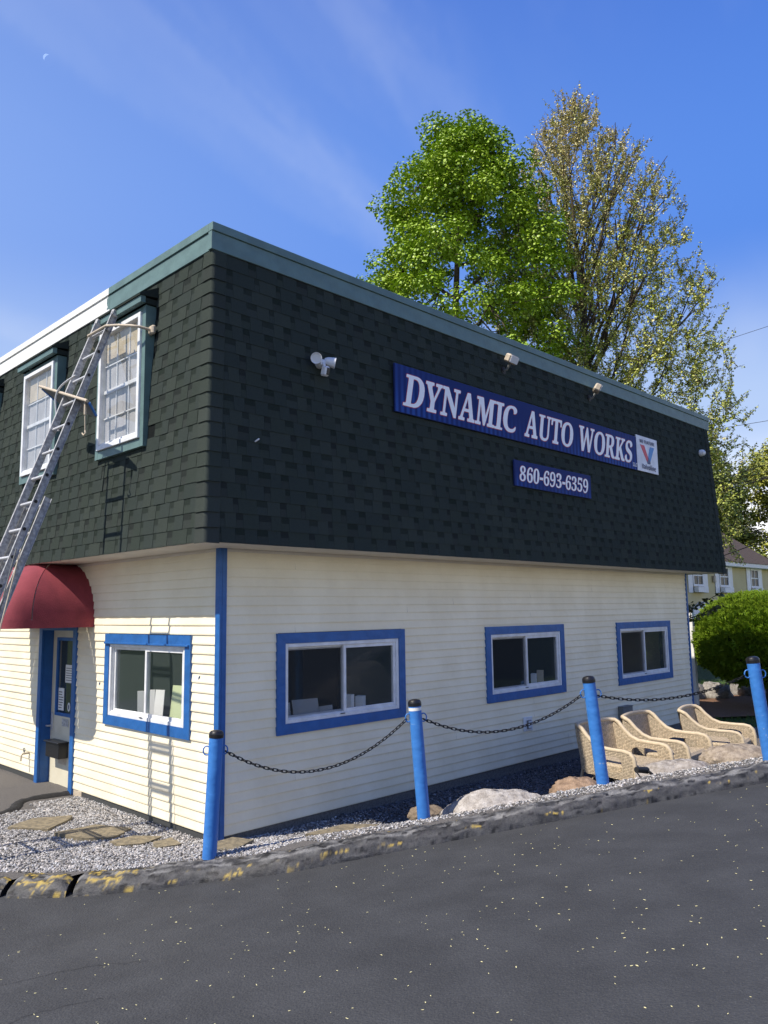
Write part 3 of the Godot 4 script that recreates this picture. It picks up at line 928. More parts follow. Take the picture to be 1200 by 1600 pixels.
	obj("reveal", bx, M.inside, dorm)

func make_building() -> void:
	bld = thing("office_building", "cream sided office with dark shingled mansard upper floor and blue trim", "building")
	var W := [[0.699, 2.687, 0.892, 1.963], [4.338, 6.343, 0.9, 1.948], [8.021, 10.079, 0.865, 1.937]]
	var lw := [-2.463, -0.507, 0.884, 1.96]
	var dr := [-4.477, -3.28, -0.145, 2.09]
	# right wall
	var wr := MB.new(); var hs := []
	for w in W: hs.append([w[0] + 0.1, w[1] - 0.1, w[2] + 0.1, w[3] - 0.1])
	holes_boxes(wr, 0.0, WL, 0.0, WH + 0.12, hs, -0.16, 0.0)
	var wall_r := obj("wall", wr, M.inside, bld)
	wall_r.set_meta("label", "long side wall with three blue trimmed windows")
	side_boards(wall_r, 0.055, WL - 0.02, W, 71)
	# left wall
	var wl := MB.new()
	holes_boxes(wl, -LL, -0.16, -0.16, WH + 0.12, [[dr[0] + 0.09, dr[1] - 0.09, dr[2] + 0.03, dr[3] - 0.06], [lw[0] + 0.1, lw[1] - 0.1, lw[2] + 0.1, lw[3] - 0.1]], -0.16, 0.0)
	var wall_l := obj("wall", wl, M.inside, bld)
	wall_l.transform = face_l
	wall_l.set_meta("label", "sunlit entrance wall with door and one window")
	side_boards(wall_l, -LL, -0.055, [dr, lw], 72)
	# lowest boards beside the door and dark gap under the wall
	var skirt := MB.new()
	skirt.box(Vector3(0.02, -0.5, -0.15), Vector3(WL - 0.02, -0.001, -0.012))
	skirt.box(Vector3(0.012, -0.5, -3.1), Vector3(0.15, -0.163, -0.15))
	obj("foundation", skirt, M.concrete, bld)
	var sill := MB.new(); sill.bbox(Vector3(-0.004, -0.2, -3.12), Vector3(0.012, -0.002, -3.275), 0.002); sill.bbox(Vector3(-0.012, -0.2, -3.03), Vector3(0.012, -0.002, -3.12), 0.004)
	obj("foundation_board", sill, M.putty, bld)
	# far and rear walls, floors, ceiling and roof
	var sh := MB.new()
	sh.box(Vector3(WL - 0.16, -0.4, -LL), Vector3(WL, WH + 0.12, -0.161))
	sh.box(Vector3(0.16, -0.4, -LL - 0.16), Vector3(WL, WH + 0.12, -LL - 0.001))
	obj("rear_wall", sh, M.siding, bld)
	var fl := MB.new(); fl.box(Vector3(0.161, -0.3, -LL), Vector3(WL - 0.161, -0.12, -0.161)); obj("floor", fl, M.inside_floor, bld)
	var cl := MB.new(); cl.box(Vector3(0.161, 2.6, -LL), Vector3(WL - 0.161, 2.7, -0.161)); obj("ceiling", cl, M.inside, bld)
	var pt := MB.new()
	pt.box(Vector3(0.161, -0.12, -2.85), Vector3(2.6, 2.6, -2.77)); pt.box(Vector3(3.5, -0.12, -5), Vector3(3.58, 2.6, -0.161)); pt.box(Vector3(7.2, -0.12, -5), Vector3(7.28, 2.6, -0.161)); pt.box(Vector3(0.5, -0.12, -5.1), Vector3(10.5, 2.6, -5.02))
	obj("partition", pt, M.inside, bld)
	for c in [[Vector3(1.2, -0.12, -2.2), Vector3(2.3, 0.85, -1.5)], [Vector3(2.8, -0.12, -2.6), Vector3(3.45, 1.9, -2.1)], [Vector3(4.2, -0.12, -1.8), Vector3(6.3, 0.75, -1.0)], [Vector3(8.0, -0.12, -2.0), Vector3(10, 0.75, -1.3)]]:
		var ct := MB.new(); ct.bbox(c[0], c[1]); obj("counter", ct, M.dark, bld)
	# interior window sills
	for w in W:
		var sl := MB.new(); sl.box(Vector3(w[0] + 0.05, w[2] + 0.075, -0.32), Vector3(w[1] - 0.05, w[2] + 0.1, -0.161)); obj("inner_sill", sl, M.inside, bld)
	var sl2 := MB.new(); sl2.box(Vector3(0.161, lw[2] + 0.075, lw[0] + 0.05), Vector3(0.34, lw[2] + 0.1, lw[1] - 0.05)); obj("inner_sill", sl2, M.inside, bld)
	# blue corner posts
	var cp := MB.new()
	cp.bbox(Vector3(-0.03, -0.06, -0.055), Vector3(-0.001, WH + 0.01, 0.03), 0.003)
	cp.bbox(Vector3(0.0, -0.06, 0.0), Vector3(0.055, WH + 0.01, 0.0305), 0.003)
	obj("corner_post", cp, M.blue, bld)
	var cp2 := MB.new()
	cp2.bbox(Vector3(WL - 0.02, -0.3, -0.06), Vector3(WL + 0.03, WH + 0.01, 0.03), 0.003)
	obj("corner_post", cp2, M.blue, bld)
	# soffit
	var so := MB.new()
	so.box(Vector3(-0.53, 2.853, 0.0), Vector3(WL + 0.64, 2.869, 0.53))
	so.box(Vector3(-0.53, 2.8532, -LL), Vector3(0.0, 2.8692, 0.0))
	so.box(Vector3(WL, 2.8532, -LL), Vector3(WL + 0.64, 2.8692, 0.0))
	so.bbox(Vector3(0.056, 2.82, 0.0005), Vector3(WL - 0.02, 2.8528, 0.022), 0.002)
	so.bbox(Vector3(-0.022, 2.82, -LL), Vector3(-0.0005, 2.8528, -0.056), 0.002)
	obj("soffit", so, M.soffit, bld)
	# mansard body behind the shingles
	var R0 := WL + 0.703; var R1 := WL + 0.561
	var mb := MB.new()
	var P0 := [Vector3(-0.541, 2.862, 0.541), Vector3(R0 - 0.001, 2.862, 0.541), Vector3(R0 - 0.001, 2.862, -LL), Vector3(-0.541, 2.862, -LL)]
	var P1 := [Vector3(-0.399, 5.80, 0.399), Vector3(R1 - 0.001, 5.80, 0.399), Vector3(R1 - 0.001, 5.80, -LL), Vector3(-0.399, 5.80, -LL)]
	mb.col = L(40, 46, 44)
	for k in 4: mb.quad(P0[k], P0[(k + 1) % 4], P1[(k + 1) % 4], P1[k])
	mb.quad(P1[0], P1[1], P1[2], P1[3])
	obj("mansard_body", mb, M.shingle, bld)
	var ma := MeshInstance3D.new(); ma.name = "mansard_slope"; bld.add_child(ma, true); ma.set_meta("label", "shaded mansard slope behind the signs")
	mansard_face("right", face_r, -0.541 + 0.14, R0 - 0.14, -0.399 + 0.14, R1 - 0.14, 0, 75, ma, 165, [])
	var ml := MeshInstance3D.new(); ml.name = "mansard_slope"; bld.add_child(ml, true); ml.set_meta("label", "sunlit mansard slope with the dormer windows")
	var wins := [[-1.74, -0.765], [-4.03, -3.055], [-6.31, -5.335]]
	var cuts := []
	for w in wins: cuts.append([w[0] - 0.05, w[1] + 0.05, 3.99, 5.70])
	mansard_face("left", face_l, -LL, 0.541 - 0.14, -LL, 0.399 - 0.14, 0, 76, ml, 135, cuts)
	var hp := MeshInstance3D.new(); hp.name = "hip"; bld.add_child(hp, true)
	hip_caps(0.0, hp, -1.0, false)
	hip_caps(WL + 0.161, hp, 1.0, true)
	# fascia in two steps, green, the far half of the left run still white
	var band := func(called: String, x0: float, x1: float, z0: float, z1: float, m: Material, lab: String) -> void:
		var f := MB.new()
		f.bbox(Vector3(x0, 6.0, z0), Vector3(x1, 6.089, z1), 0.004)
		f.bbox(Vector3(x0 + (0.016 if x0 < 0 and x1 < 2 else 0.0), 5.807, z0), Vector3(x1, 5.999, z1 - (0.016 if z1 > 0 and x1 > 2 else 0.0)), 0.004)
		var o := obj(called, f, m, bld)
		if lab: o.set_meta("label", lab)
	band.call("fascia", -0.437, WL + 0.657, 0.36, 0.438, M.green, "grey green fascia above the signs")
	band.call("fascia", -0.438, -0.36, -1.81, 0.3595, M.green, "freshly painted green fascia by the corner")
	band.call("fascia", -0.4382, -0.36, -LL, -1.8105, M.white_trim, "white fascia not yet painted")
	band.call("fascia", WL + 0.58, WL + 0.656, -LL, 0.3595, M.green, "")
	var pp := MB.new()      # ragged first brush strokes past the joint
	for k in 7:
		var y := 5.83 + k * 0.024
		pp.box(Vector3(-0.4235, y, -1.81 - rf(0.01, 0.07)), Vector3(-0.42, y + 0.0238, -1.806))
	obj("paint_edge", pp, M.green, bld)
	var und := MB.new()
	und.box(Vector3(-0.41, 5.801, 0.3), Vector3(WL + 0.6, 5.806, 0.41)); und.box(Vector3(-0.41, 5.8012, -LL), Vector3(-0.36, 5.8062, 0.3))
	obj("fascia_underside", und, M.dark, bld)
	var rf_ := MB.new(); rf_.box(Vector3(-0.359, 5.95, -LL), Vector3(WL + 0.579, 5.99, 0.359)); obj("flat_roof", rf_, M.dark, bld)
	# windows
	slider(face_r, W[0][0], W[0][1], W[0][2], W[0][3], "window nearest the corner on the shaded side wall")
	slider(face_r, W[1][0], W[1][1], W[1][2], W[1][3], "middle window of the shaded side wall")
	slider(face_r, W[2][0], W[2][1], W[2][2], W[2][3], "farthest window of the shaded side wall")
	slider(face_l, lw[0], lw[1], lw[2], lw[3], "sunlit window beside the entrance door", false)
	# blue cap moulding over the sunlit window, with the joint lines of the wrap
	var cap := MB.new(); cap.bbox(Vector3(-0.06, lw[3] - 0.118, lw[0] + 0.02), Vector3(-0.036, lw[3] - 0.098, lw[1] - 0.02), 0.003)
	obj("window_drip_cap", cap, M.blue, bld)
	# upper windows
	var labs := ["upper window behind the ladder head", "second upper window past the ladder", "upper window at the photo's edge"]
	for k in 3:
		var dm := Node3D.new(); dm.name = "dormer_window"; bld.add_child(dm, true)
		upper_window(wins[k][0], wins[k][1], labs[k], dm)
	make_door(dr)

func make_door(dr: Array) -> void:
	var d := Node3D.new(); d.name = "door"; bld.add_child(d, true); d.transform = face_l
	var z0: float = dr[0]; var z1: float = dr[1]; var y0: float = dr[2]; var y1: float = dr[3]
	var fr := MB.new()
	fr.bbox(Vector3(z0, y0, -0.001), Vector3(z0 + 0.1, y1, 0.034), 0.003); fr.bbox(Vector3(z1 - 0.1, y0, -0.001), Vector3(z1, y1, 0.034), 0.003)
	fr.bbox(Vector3(z0 + 0.1, y1 - 0.1, 0), Vector3(z1 - 0.1, y1, 0.033), 0.003)
	fr.box(Vector3(z0 + 0.085, y0, -0.2), Vector3(z0 + 0.1005, y1 - 0.1, -0.002)); fr.box(Vector3(z1 - 0.1005, y0, -0.2), Vector3(z1 - 0.085, y1 - 0.1, -0.002))
	fr.box(Vector3(z0 + 0.1, y1 - 0.1005, -0.2), Vector3(z1 - 0.1, y1 - 0.085, -0.002))
	fr.bbox(Vector3(z0 + 0.1, y0 - 0.02, -0.2), Vector3(z1 - 0.1, y0 + 0.035, 0.02), 0.004)
	obj("door_frame", fr, M.blue, d)
	var a := z0 + 0.104; var b := z1 - 0.104; var n := -0.13
	var lf := MB.new()
	var g0 := a + 0.17; var g1 := b - 0.13; var h0 := 0.86; var h1 := 1.86
	holes_boxes(lf, a, b, y0 + 0.04, y1 - 0.105, [[g0, g1, h0, h1]], n - 0.045, n)
	obj("leaf", lf, M.door, d)
	var gb := MB.new(); ring(gb, g0 - 0.03, g1 + 0.03, h0 - 0.03, h1 + 0.03, 0.045, n - 0.02, n + 0.012)
	obj("glass_frame", gb, M.blue, d)
	var gp := MB.new(); gp.quad(Vector3(g0, h0, n - 0.02), Vector3(g1, h0, n - 0.02), Vector3(g1, h1, n - 0.02), Vector3(g0, h1, n - 0.02))
	obj("glass", gp, M.glass, d)
	var bk := MB.new(); bk.box(Vector3(a - 0.02, y0 + 0.04, n - 0.16), Vector3(b + 0.02, y1 - 0.1, n - 0.13)); obj("dark_backing", bk, M.dark, d)  # dark sheet standing in for the unlit room behind the door glass
	var ha := MB.new()
	ha.bbox(Vector3(a + 0.03, 0.62, n), Vector3(a + 0.085, 0.86, n + 0.012), 0.004)
	ha.tube([Vector3(a + 0.057, 0.68, n + 0.01), Vector3(a + 0.057, 0.68, n + 0.05), Vector3(a + 0.05, 0.68, n + 0.06), Vector3(a - 0.06, 0.675, n + 0.06)], [0.012, 0.012, 0.012, 0.01], 10)
	obj("handle", ha, M.steel_bright, d)
	var pl := MB.new(); pl.bbox(Vector3(a + 0.38, 0.70, n), Vector3(a + 0.58, 0.80, n + 0.006), 0.002)
	obj("mail_slot", pl, M.steel, d)
	var bx := MB.new()
	bx.prism([Vector2(0, 0), Vector2(0.42, 0), Vector2(0.42, 0.2), Vector2(0, 0.2)], 0, 0.15)
	var b2 := MB.new(); b2.T = Transform3D(Basis(), Vector3(a + 0.16, 0.30, n + 0.002))
	b2.bbox(Vector3(0.02, 0, 0), Vector3(0.44, 0.2, 0.13), 0.006)
	b2.bbox(Vector3(0, 0.195, 0), Vector3(0.46, 0.215, 0.155), 0.005)
	var mx := obj("mail_box", b2, M.black_rubber, d); mx.set_meta("label", "black letter box on the door")
	var bp := MB.new(); bp.bbox(Vector3(a + 0.3, 0.2, n), Vector3(a + 0.55, 0.29, n + 0.004), 0.001); obj("back_plate", bp, M.putty, d)
	var n1 := MB.new(); n1.box(Vector3(g0 + 0.22, 1.28, n - 0.017), Vector3(g1 - 0.06, 1.52, n - 0.0155)); obj("notice", n1, M.paper, d)
	var n2 := MB.new(); n2.box(Vector3(g0 + 0.02, 0.9, n - 0.017), Vector3(g0 + 0.2, 1.2, n - 0.0155)); obj("notice", n2, M.paper, d)
	var ink := MB.new()
	for k in 7: ink.box(Vector3(g0 + 0.035, 0.93 + k * 0.035, n - 0.0152), Vector3(g0 + rf(0.11, 0.185), 0.941 + k * 0.035, n - 0.0148))
	for k in 6: ink.box(Vector3(g0 + 0.24, 1.31 + k * 0.032, n - 0.0152), Vector3(g1 - rf(0.08, 0.14), 1.318 + k * 0.032, n - 0.0148))
	obj("notice_print", ink, M.inside, d)
	var op := MB.new()
	var ell := func(cx: float, cy: float, ra: float, rb: float) -> Array:
		var P := []
		for q in 20: P.append(Vector2(cx + ra * cos(TAU * q / 20.0), cy + rb * sin(TAU * q / 20.0)))
		return P
	op.prism(ell.call(g0 + 0.36, 0.96, 0.04, 0.06), n - 0.017, n - 0.0155)
	op.prism([Vector2(g0 + 0.42, 0.9), Vector2(g0 + 0.49, 0.9), Vector2(g0 + 0.49, 1.0), Vector2(g0 + 0.42, 1.0)], n - 0.017, n - 0.0155)
	obj("sticker", op, M.paper, d)
	var oi := MB.new(); oi.prism(ell.call(g0 + 0.36, 0.96, 0.018, 0.035), n - 0.0153, n - 0.0148); obj("sticker_print", oi, M.navy, d)

# ---------------------------------------------------------------- awning
func make_awning() -> void:
	var t := thing("awning", "dark red domed fabric awning over the office door", "awning", Vector3(0, 2.04, -3.865))
	# plan: a rounded rectangle from the wall; wall outline: half an ellipse
	var hw := 1.035; var dep := 1.10; var hgt := 0.80; var drop := 0.1
	var rim := func(a: float) -> Vector2:     # a: 0 at the near wall end, PI at the far one; x out (negative), z along
		var c := cos(a); var s := sin(a); var n := 9.0
		var k := pow(pow(absf(c), n) + pow(absf(s), n), -1.0 / n)
		return Vector2(-dep * s * k, hw * c * k)
	var panels := [[0.0, 0.62], [0.62, 1.15], [1.15, PI - 1.15], [PI - 1.15, PI - 0.62], [PI - 0.62, PI]]
	for p in panels:
		var mb := MB.new(); var G := []
		for i in 11:
			var a := lerpf(p[0] + 0.004, p[1] - 0.004, i / 10.0)
			var row := []
			for j in 15:
				var b := j / 14.0 * PI / 2
				var q: Vector2 = rim.call(a)
				var sag := 1.0 - 0.018 * sin(i / 10.0 * PI) * sin(2 * b)
				row.append(Vector3(q.x * cos(b) * sag, drop + hgt * pow(sin(b), 0.9) * sag, q.y * cos(b) * sag))
			G.append(row)
		mb.surf(G)
		obj("fabric_panel", mb, M.awning, t)
	var va := MB.new(); var VG := []
	for i in 61:
		var q: Vector2 = rim.call(PI * i / 60.0)
		VG.append([Vector3(q.x * 1.004, 0.0, q.y * 1.004), Vector3(q.x, drop, q.y)])
	va.surf(VG)
	obj("valance", va, M.awning, t)
	var fr := MB.new(); var P := []
	for i in 41:
		var q: Vector2 = rim.call(PI * i / 40.0); P.append(Vector3(q.x * 0.985, drop, q.y * 0.985))
	fr.tube(P, [0.012], 6)
	for a in [0.62, 1.15, PI / 2, PI - 1.15, PI - 0.62]:
		P = []
		for j in 13:
			var b := j / 12.0 * PI / 2; var q: Vector2 = rim.call(a)
			P.append(Vector3(q.x * cos(b) * 0.98, drop + hgt * 0.98 * pow(sin(b), 0.9), q.y * cos(b) * 0.98))
		fr.tube(P, [0.01], 6)
	obj("frame", fr, M.steel, t)

# ---------------------------------------------------------------- signs
func text_mb(s: String, font: Font, pixel: float, x0: float, x1: float, y0: float, h: float, n: float, outline: MB, front: MB, ow: float, slant := 0.0) -> void:
	# letters stretched to stand between x0 and x1, feet at y0, h high
	var tm := TextMesh.new(); tm.text = s; tm.font = font; tm.font_size = 64; tm.pixel_size = 0.01; tm.depth = 0.0; tm.curve_step = 1.0
	tm.horizontal_alignment = HORIZONTAL_ALIGNMENT_LEFT; tm.vertical_alignment = VERTICAL_ALIGNMENT_BOTTOM
	var a := tm.get_mesh_arrays()
	var v: PackedVector3Array = a[Mesh.ARRAY_VERTEX]; var ix = a[Mesh.ARRAY_INDEX]
	var lo := Vector3(1e9, 1e9, 0); var hi := Vector3(-1e9, -1e9, 0)
	for p in v:
		lo = Vector3(minf(lo.x, p.x), minf(lo.y, p.y), 0); hi = Vector3(maxf(hi.x, p.x), maxf(hi.y, p.y), 0)
	var f := func(p: Vector3) -> Vector3:
		var yy := (p.y - lo.y) / (hi.y - lo.y) * h
		return Vector3(x0 + (p.x - lo.x) / (hi.x - lo.x) * (x1 - x0) + yy * slant - h * slant * 0.5, y0 + yy, n)
	var idx: Array = []
	if ix != null and ix.size() > 0:
		for k in ix: idx.append(k)
	else:
		for k in v.size(): idx.append(k)
	var put := func(mb: MB, off: Vector3) -> void:
		for k in range(0, idx.size(), 3):
			var A: Vector3 = f.call(v[idx[k]]) + off; var B: Vector3 = f.call(v[idx[k + 1]]) + off; var C: Vector3 = f.call(v[idx[k + 2]]) + off
			if (B - A).cross(C - A).z > 0: mb.tri(A, B, C)
			else: mb.tri(A, C, B)
	put.call(front, Vector3(0, 0, 0.005))
	if outline != null:
		for q in 4:
			var tb := TAU * q / 4.0; put.call(front, Vector3(cos(tb) * ow * 0.45, sin(tb) * ow * 0.35, 0.0042 + q * 0.0002))
	if outline != null:
		for q in 8:
			var t := TAU * q / 8.0
			put.call(outline, Vector3(cos(t) * ow, sin(t) * ow, 0.001 + q * 0.0002))

func caps_word(s: String, x0: float, x1: float, y0: float, h: float, n: float, o: MB, w: MB, font: Font) -> void:
	# first letter a little taller, as in the painted sign
	var widths := {"D": 0.78, "Y": 0.72, "N": 0.80, "A": 0.76, "M": 0.96, "I": 0.40, "C": 0.70, "U": 0.78, "T": 0.68, "O": 0.80, "W": 1.06, "R": 0.76, "K": 0.78, "S": 0.58}
	var tot := 0.0
	for i in s.length(): tot += widths[s[i]] * (1.03 if i == 0 else 1.0)
	var u := x0
	for i in s.length():
		var big := 1.03 if i == 0 else 1.0
		var ww: float = widths[s[i]] * big / tot * (x1 - x0)
		text_mb(s[i], font, 0.01, u + ww * 0.03, u + ww * 0.985, y0, h * big, n, o, w, 0.012, 0.2)
		u += ww

func stripes() -> ImageTexture:
	var im := Image.create(2048, 64, false, Image.FORMAT_RGB8)
	var f := FastNoiseLite.new(); f.seed = 80; f.frequency = 0.004
	for x in 2048:
		var s := 0.5 + 0.5 * sin(x / 2048.0 * TAU * 62.0)
		for y in 64:
			var v := y / 63.0
			# printed ribs, fading out towards the middle of the panel
			var amt := smoothstep(0.25, 0.95, v) * (0.55 + 0.45 * f.get_noise_1d(x)) + smoothstep(0.75, 0.0, x / 500.0) * 0.5 + smoothstep(1300, 2048, x) * 0.35
			var c := S(22, 44, 104).lerp(S(44, 80, 152), clampf(s * amt * 1.3, 0, 1))
			c = c.lerp(S(46, 60, 114), 0.35 * (1 - v))
			im.set_pixel(x, y, c)
	return ImageTexture.create_from_image(im)

func make_signs() -> void:
	var serif := SystemFont.new(); serif.font_names = PackedStringArray(["Droid Serif"]); serif.font_weight = 700
	var sans := SystemFont.new(); sans.font_names = PackedStringArray(["Droid Sans"]); sans.font_weight = 700
	var face := StandardMaterial3D.new(); face.albedo_texture = stripes(); face.roughness = 0.6; face.metallic_specular = 0.25
	var z := 0.500
	var t := thing("name_sign", "long blue ribbed shop sign lettered Dynamic Auto Works", "sign", Vector3(2.09, 4.565, z))
	var L1 := 6.075; var H1 := 0.60
	var pb := MB.new(); pb.bbox(Vector3(0, 0, -0.022), Vector3(L1, H1, 0.0), 0.002); obj("panel", pb, M.sign_back, t)
	var pf := MB.new(); pf.quad_uv(Vector3(0.004, 0.004, 0.003), Vector3(L1 - 0.004, 0.004, 0.003), Vector3(L1 - 0.004, H1 - 0.004, 0.003), Vector3(0.004, H1 - 0.004, 0.003)); obj("printed_face", pf, face, t)
	var o := MB.new(); var w := MB.new()
	for d in [["DYNAMIC", 0.16, 2.48], ["AUTO", 2.70, 3.99], ["WORKS", 4.14, 5.90]]:
		caps_word(d[0], d[1], d[2], 0.10, 0.385, 0.004, o, w, serif)
	text_mb("LLC", serif, 0.01, 5.90, 6.05, 0.055, 0.065, 0.004, null, w, 0)
	obj("letter_outline", o, M.red_letter, t); obj("lettering", w, M.letter, t)
	var br := MB.new()
	for u in [0.4, 2.3, 4.1, 5.8]: br.box(Vector3(u, 0.05, -0.11), Vector3(u + 0.04, H1 - 0.05, -0.022))
	obj("bracket", br, M.dark, t)
	var t2 := thing("oil_brand_sign", "small white oil brand sign with red and blue V beside the long sign", "sign", Vector3(8.175, 4.572, z))
	var L2 := 0.79; var H2 := 0.635
	var q := MB.new(); q.bbox(Vector3(0, 0, -0.022), Vector3(L2, H2, 0.001), 0.002); obj("panel", q, M.sign_white, t2)
	var e1 := MB.new(); e1.prism([Vector2(0.13, 0.475), Vector2(0.375, 0.17), Vector2(0.445, 0.17), Vector2(0.435, 0.235), Vector2(0.285, 0.475)], 0.0015, 0.004); obj("emblem", e1, M.emblem_red, t2)
	var e2 := MB.new(); e2.prism([Vector2(0.405, 0.26), Vector2(0.47, 0.17), Vector2(0.66, 0.475), Vector2(0.505, 0.475)], 0.002, 0.0052); obj("emblem", e2, M.emblem_blue, t2)
	var e3 := MB.new(); e3.prism([Vector2(0.36, 0.185), Vector2(0.385, 0.155), Vector2(0.475, 0.155), Vector2(0.492, 0.185), Vector2(0.43, 0.275)], 0.0025, 0.0062); obj("emblem", e3, M.emblem_dark, t2)
	var w2 := MB.new()
	text_mb("WE FEATURE", sans, 0.01, 0.11, 0.67, 0.51, 0.062, 0.003, null, w2, 0)
	text_mb("Valvoline", sans, 0.01, 0.15, 0.68, 0.045, 0.095, 0.003, null, w2, 0)
	obj("lettering", w2, M.navy, t2)
	var t3 := thing("phone_sign", "short blue sign with the telephone number below the long sign", "sign", Vector3(4.445, 3.905, 0.53))
	var L3 := 2.06; var H3 := 0.37
	var r := MB.new(); r.bbox(Vector3(0, 0, -0.02), Vector3(L3, H3, 0.0), 0.002); obj("panel", r, M.sign_back, t3)
	var rfc := MB.new(); rfc.quad_uv(Vector3(0.004, 0.004, 0.003), Vector3(L3 - 0.004, 0.004, 0.003), Vector3(L3 - 0.004, H3 - 0.004, 0.003), Vector3(0.004, H3 - 0.004, 0.003), Vector2(0.3, 1), Vector2(0.64, 0)); obj("printed_face", rfc, face, t3)
	var o3 := MB.new(); var w3 := MB.new()
	text_mb("860-693-6359", serif, 0.01, 0.12, 1.96, 0.075, 0.225, 0.004, o3, w3, 0.007, 0.12)
	obj("letter_outline", o3, M.red_letter, t3); obj("lettering", w3, M.letter, t3)

# ---------------------------------------------------------------- bollards and chains
func make_bollards() -> void:
	var spots := [
		[Vector3(-0.426, 0.0, 0.515), Vector2(-0.7, 0.0), 1.075, "blue bollard by the building corner, shaded on its right side"],
		[Vector3(1.432, 0.0, 1.441), Vector2(0.2, 0.3), 1.16, "blue bollard in front of the long window, with scuffed white collar"],
		[Vector3(2.927, 0.0, 2.564), Vector2(0.4, -0.4), 1.08, "blue bollard in front of the first wicker chair"],
		[Vector3(4.145, 0.0, 3.778), Vector2(0.5, 0.2), 0.99, "blue bollard at the photo's right edge before the bush"],
	]
	var tops := []
	var pm := MB.new()
	pm.lathe([Vector2(0.064, -0.3), Vector2(0.064, 0.5), Vector2(0.064, 1.0)], 28)
	var cap := MB.new()
	cap.lathe([Vector2(0.0655, -0.018), Vector2(0.0675, -0.015), Vector2(0.068, 0.014), Vector2(0.064, 0.028), Vector2(0.05, 0.043), Vector2(0.025, 0.05), Vector2(0.0, 0.052)], 28)
	var eye := MB.new(); var P := []
	for k in 14:
		var a := TAU * k / 14.0; P.append(Vector3(0.032 * cos(a), 0.04 * sin(a), 0))
	eye.tube(P, [0.0065], 7, false, true)
	var em := eye.mesh(M.post_blue); var capm := cap.mesh(M.black_rubber)
	for i in spots.size():
		var s: Array = spots[i]
		var p: Vector3 = s[0]
		p.y = [0.025, 0.121, 0.385, 0.652][i] - 0.02
		var t := thing("bollard", s[3], "bollard", p, 0, "blue steel bollards along the kerb")
		var lean: float = deg_to_rad([2.6, -3.7, -5.4, -5.7][i])      # knocked askew by cars
		t.basis = Basis(Vector3.UP.cross(Vector3(0.7071, 0, 0.7071)).normalized(), lean) * Basis(Vector3.UP, rf(0, 6))
		var h: float = s[2]
		var pmb := MB.new(); pmb.lathe([Vector2(0.064, -0.3), Vector2(0.064, h * 0.5), Vector2(0.064, h)], 28)
		obj("post", pmb, M.post_blue, t)
		inst("cap", capm, Transform3D(Basis(), Vector3(0, h, 0)), t)
		tops.append(p + t.basis.y * h)
		if i == 1:
			var cm := MB.new(); cm.lathe([Vector2(0.0648, h - 0.06), Vector2(0.0652, h - 0.03)], 28); obj("bare_collar", cm, M.white_trim, t)
		# eyelets towards the neighbours
		var dirs := []
		if i > 0: dirs.append((spots[i - 1][0] - spots[i][0]).normalized())
		if i < 3: dirs.append((spots[i + 1][0] - spots[i][0]).normalized())
		if i == 0: dirs.append(Vector3(-0.8, 0, -0.6))
		if i == 3: dirs.append(Vector3(0.7, 0, 0.7))
		for d in dirs:
			var x: Vector3 = d; x.y = 0; x = x.normalized()
			var g := Transform3D(Basis(x, Vector3.UP, x.cross(Vector3.UP)), p + t.basis.y * (h - 0.13) + x * 0.078)
			inst("chain_eye", em, t.transform.affine_inverse() * g, t)
	# chains: every link its own mesh, alternately turned
	var lk := MB.new(); P = []
	for k in 12:
		var a := TAU * k / 12.0
		P.append(Vector3(0.0125 * cos(a), 0.0, 0.0125 * sin(a) + (0.0165 * signf(sin(a)) if absf(sin(a)) > 0.01 else 0.0)))
	lk.tube(P, [0.0046], 5, false, true)
	var lm := lk.mesh(M.chain)
	var sag := [0.315, 0.225, 0.12]
	var labs := ["black chain hanging below the first long window between two bollards", "black chain in front of the middle window between two bollards", "black chain before the far window and bush, last span"]
	for i in 3:
		var A: Vector3 = tops[i] + Vector3(0, -0.155, 0); var B: Vector3 = tops[i + 1] + Vector3(0, -0.155, 0)
		var d := (B - A); d.y = 0; d = d.normalized()
		A += d * 0.105; B -= d * 0.105
		var t := thing("chain", labs[i], "chain", A, 0, "chains between the bollards")
		# parabola sampled by arc length
		var pts := []
		for k in 401:
			var f := k / 400.0; pts.append(A.lerp(B, f) - Vector3(0, sag[i] * 4 * f * (1 - f), 0))
		var pitch := 0.044; var acc := 0.0; var nxt := 0.0; var n := 0
		for k in 400:
			var seg: float = pts[k].distance_to(pts[k + 1])
			while nxt <= acc + seg:
				var f := (nxt - acc) / seg
				var p: Vector3 = pts[k].lerp(pts[k + 1], f)
				var zz: Vector3 = (pts[k + 1] - pts[k]).normalized()
				var side := zz.cross(Vector3.UP).normalized(); var up := side.cross(zz)
				var x := (side if n % 2 == 0 else up).rotated(zz, 0.35)
				inst("link", lm, Transform3D(Basis(x, zz.cross(x), zz), p - A), t)
				n += 1; nxt += pitch
			acc += seg

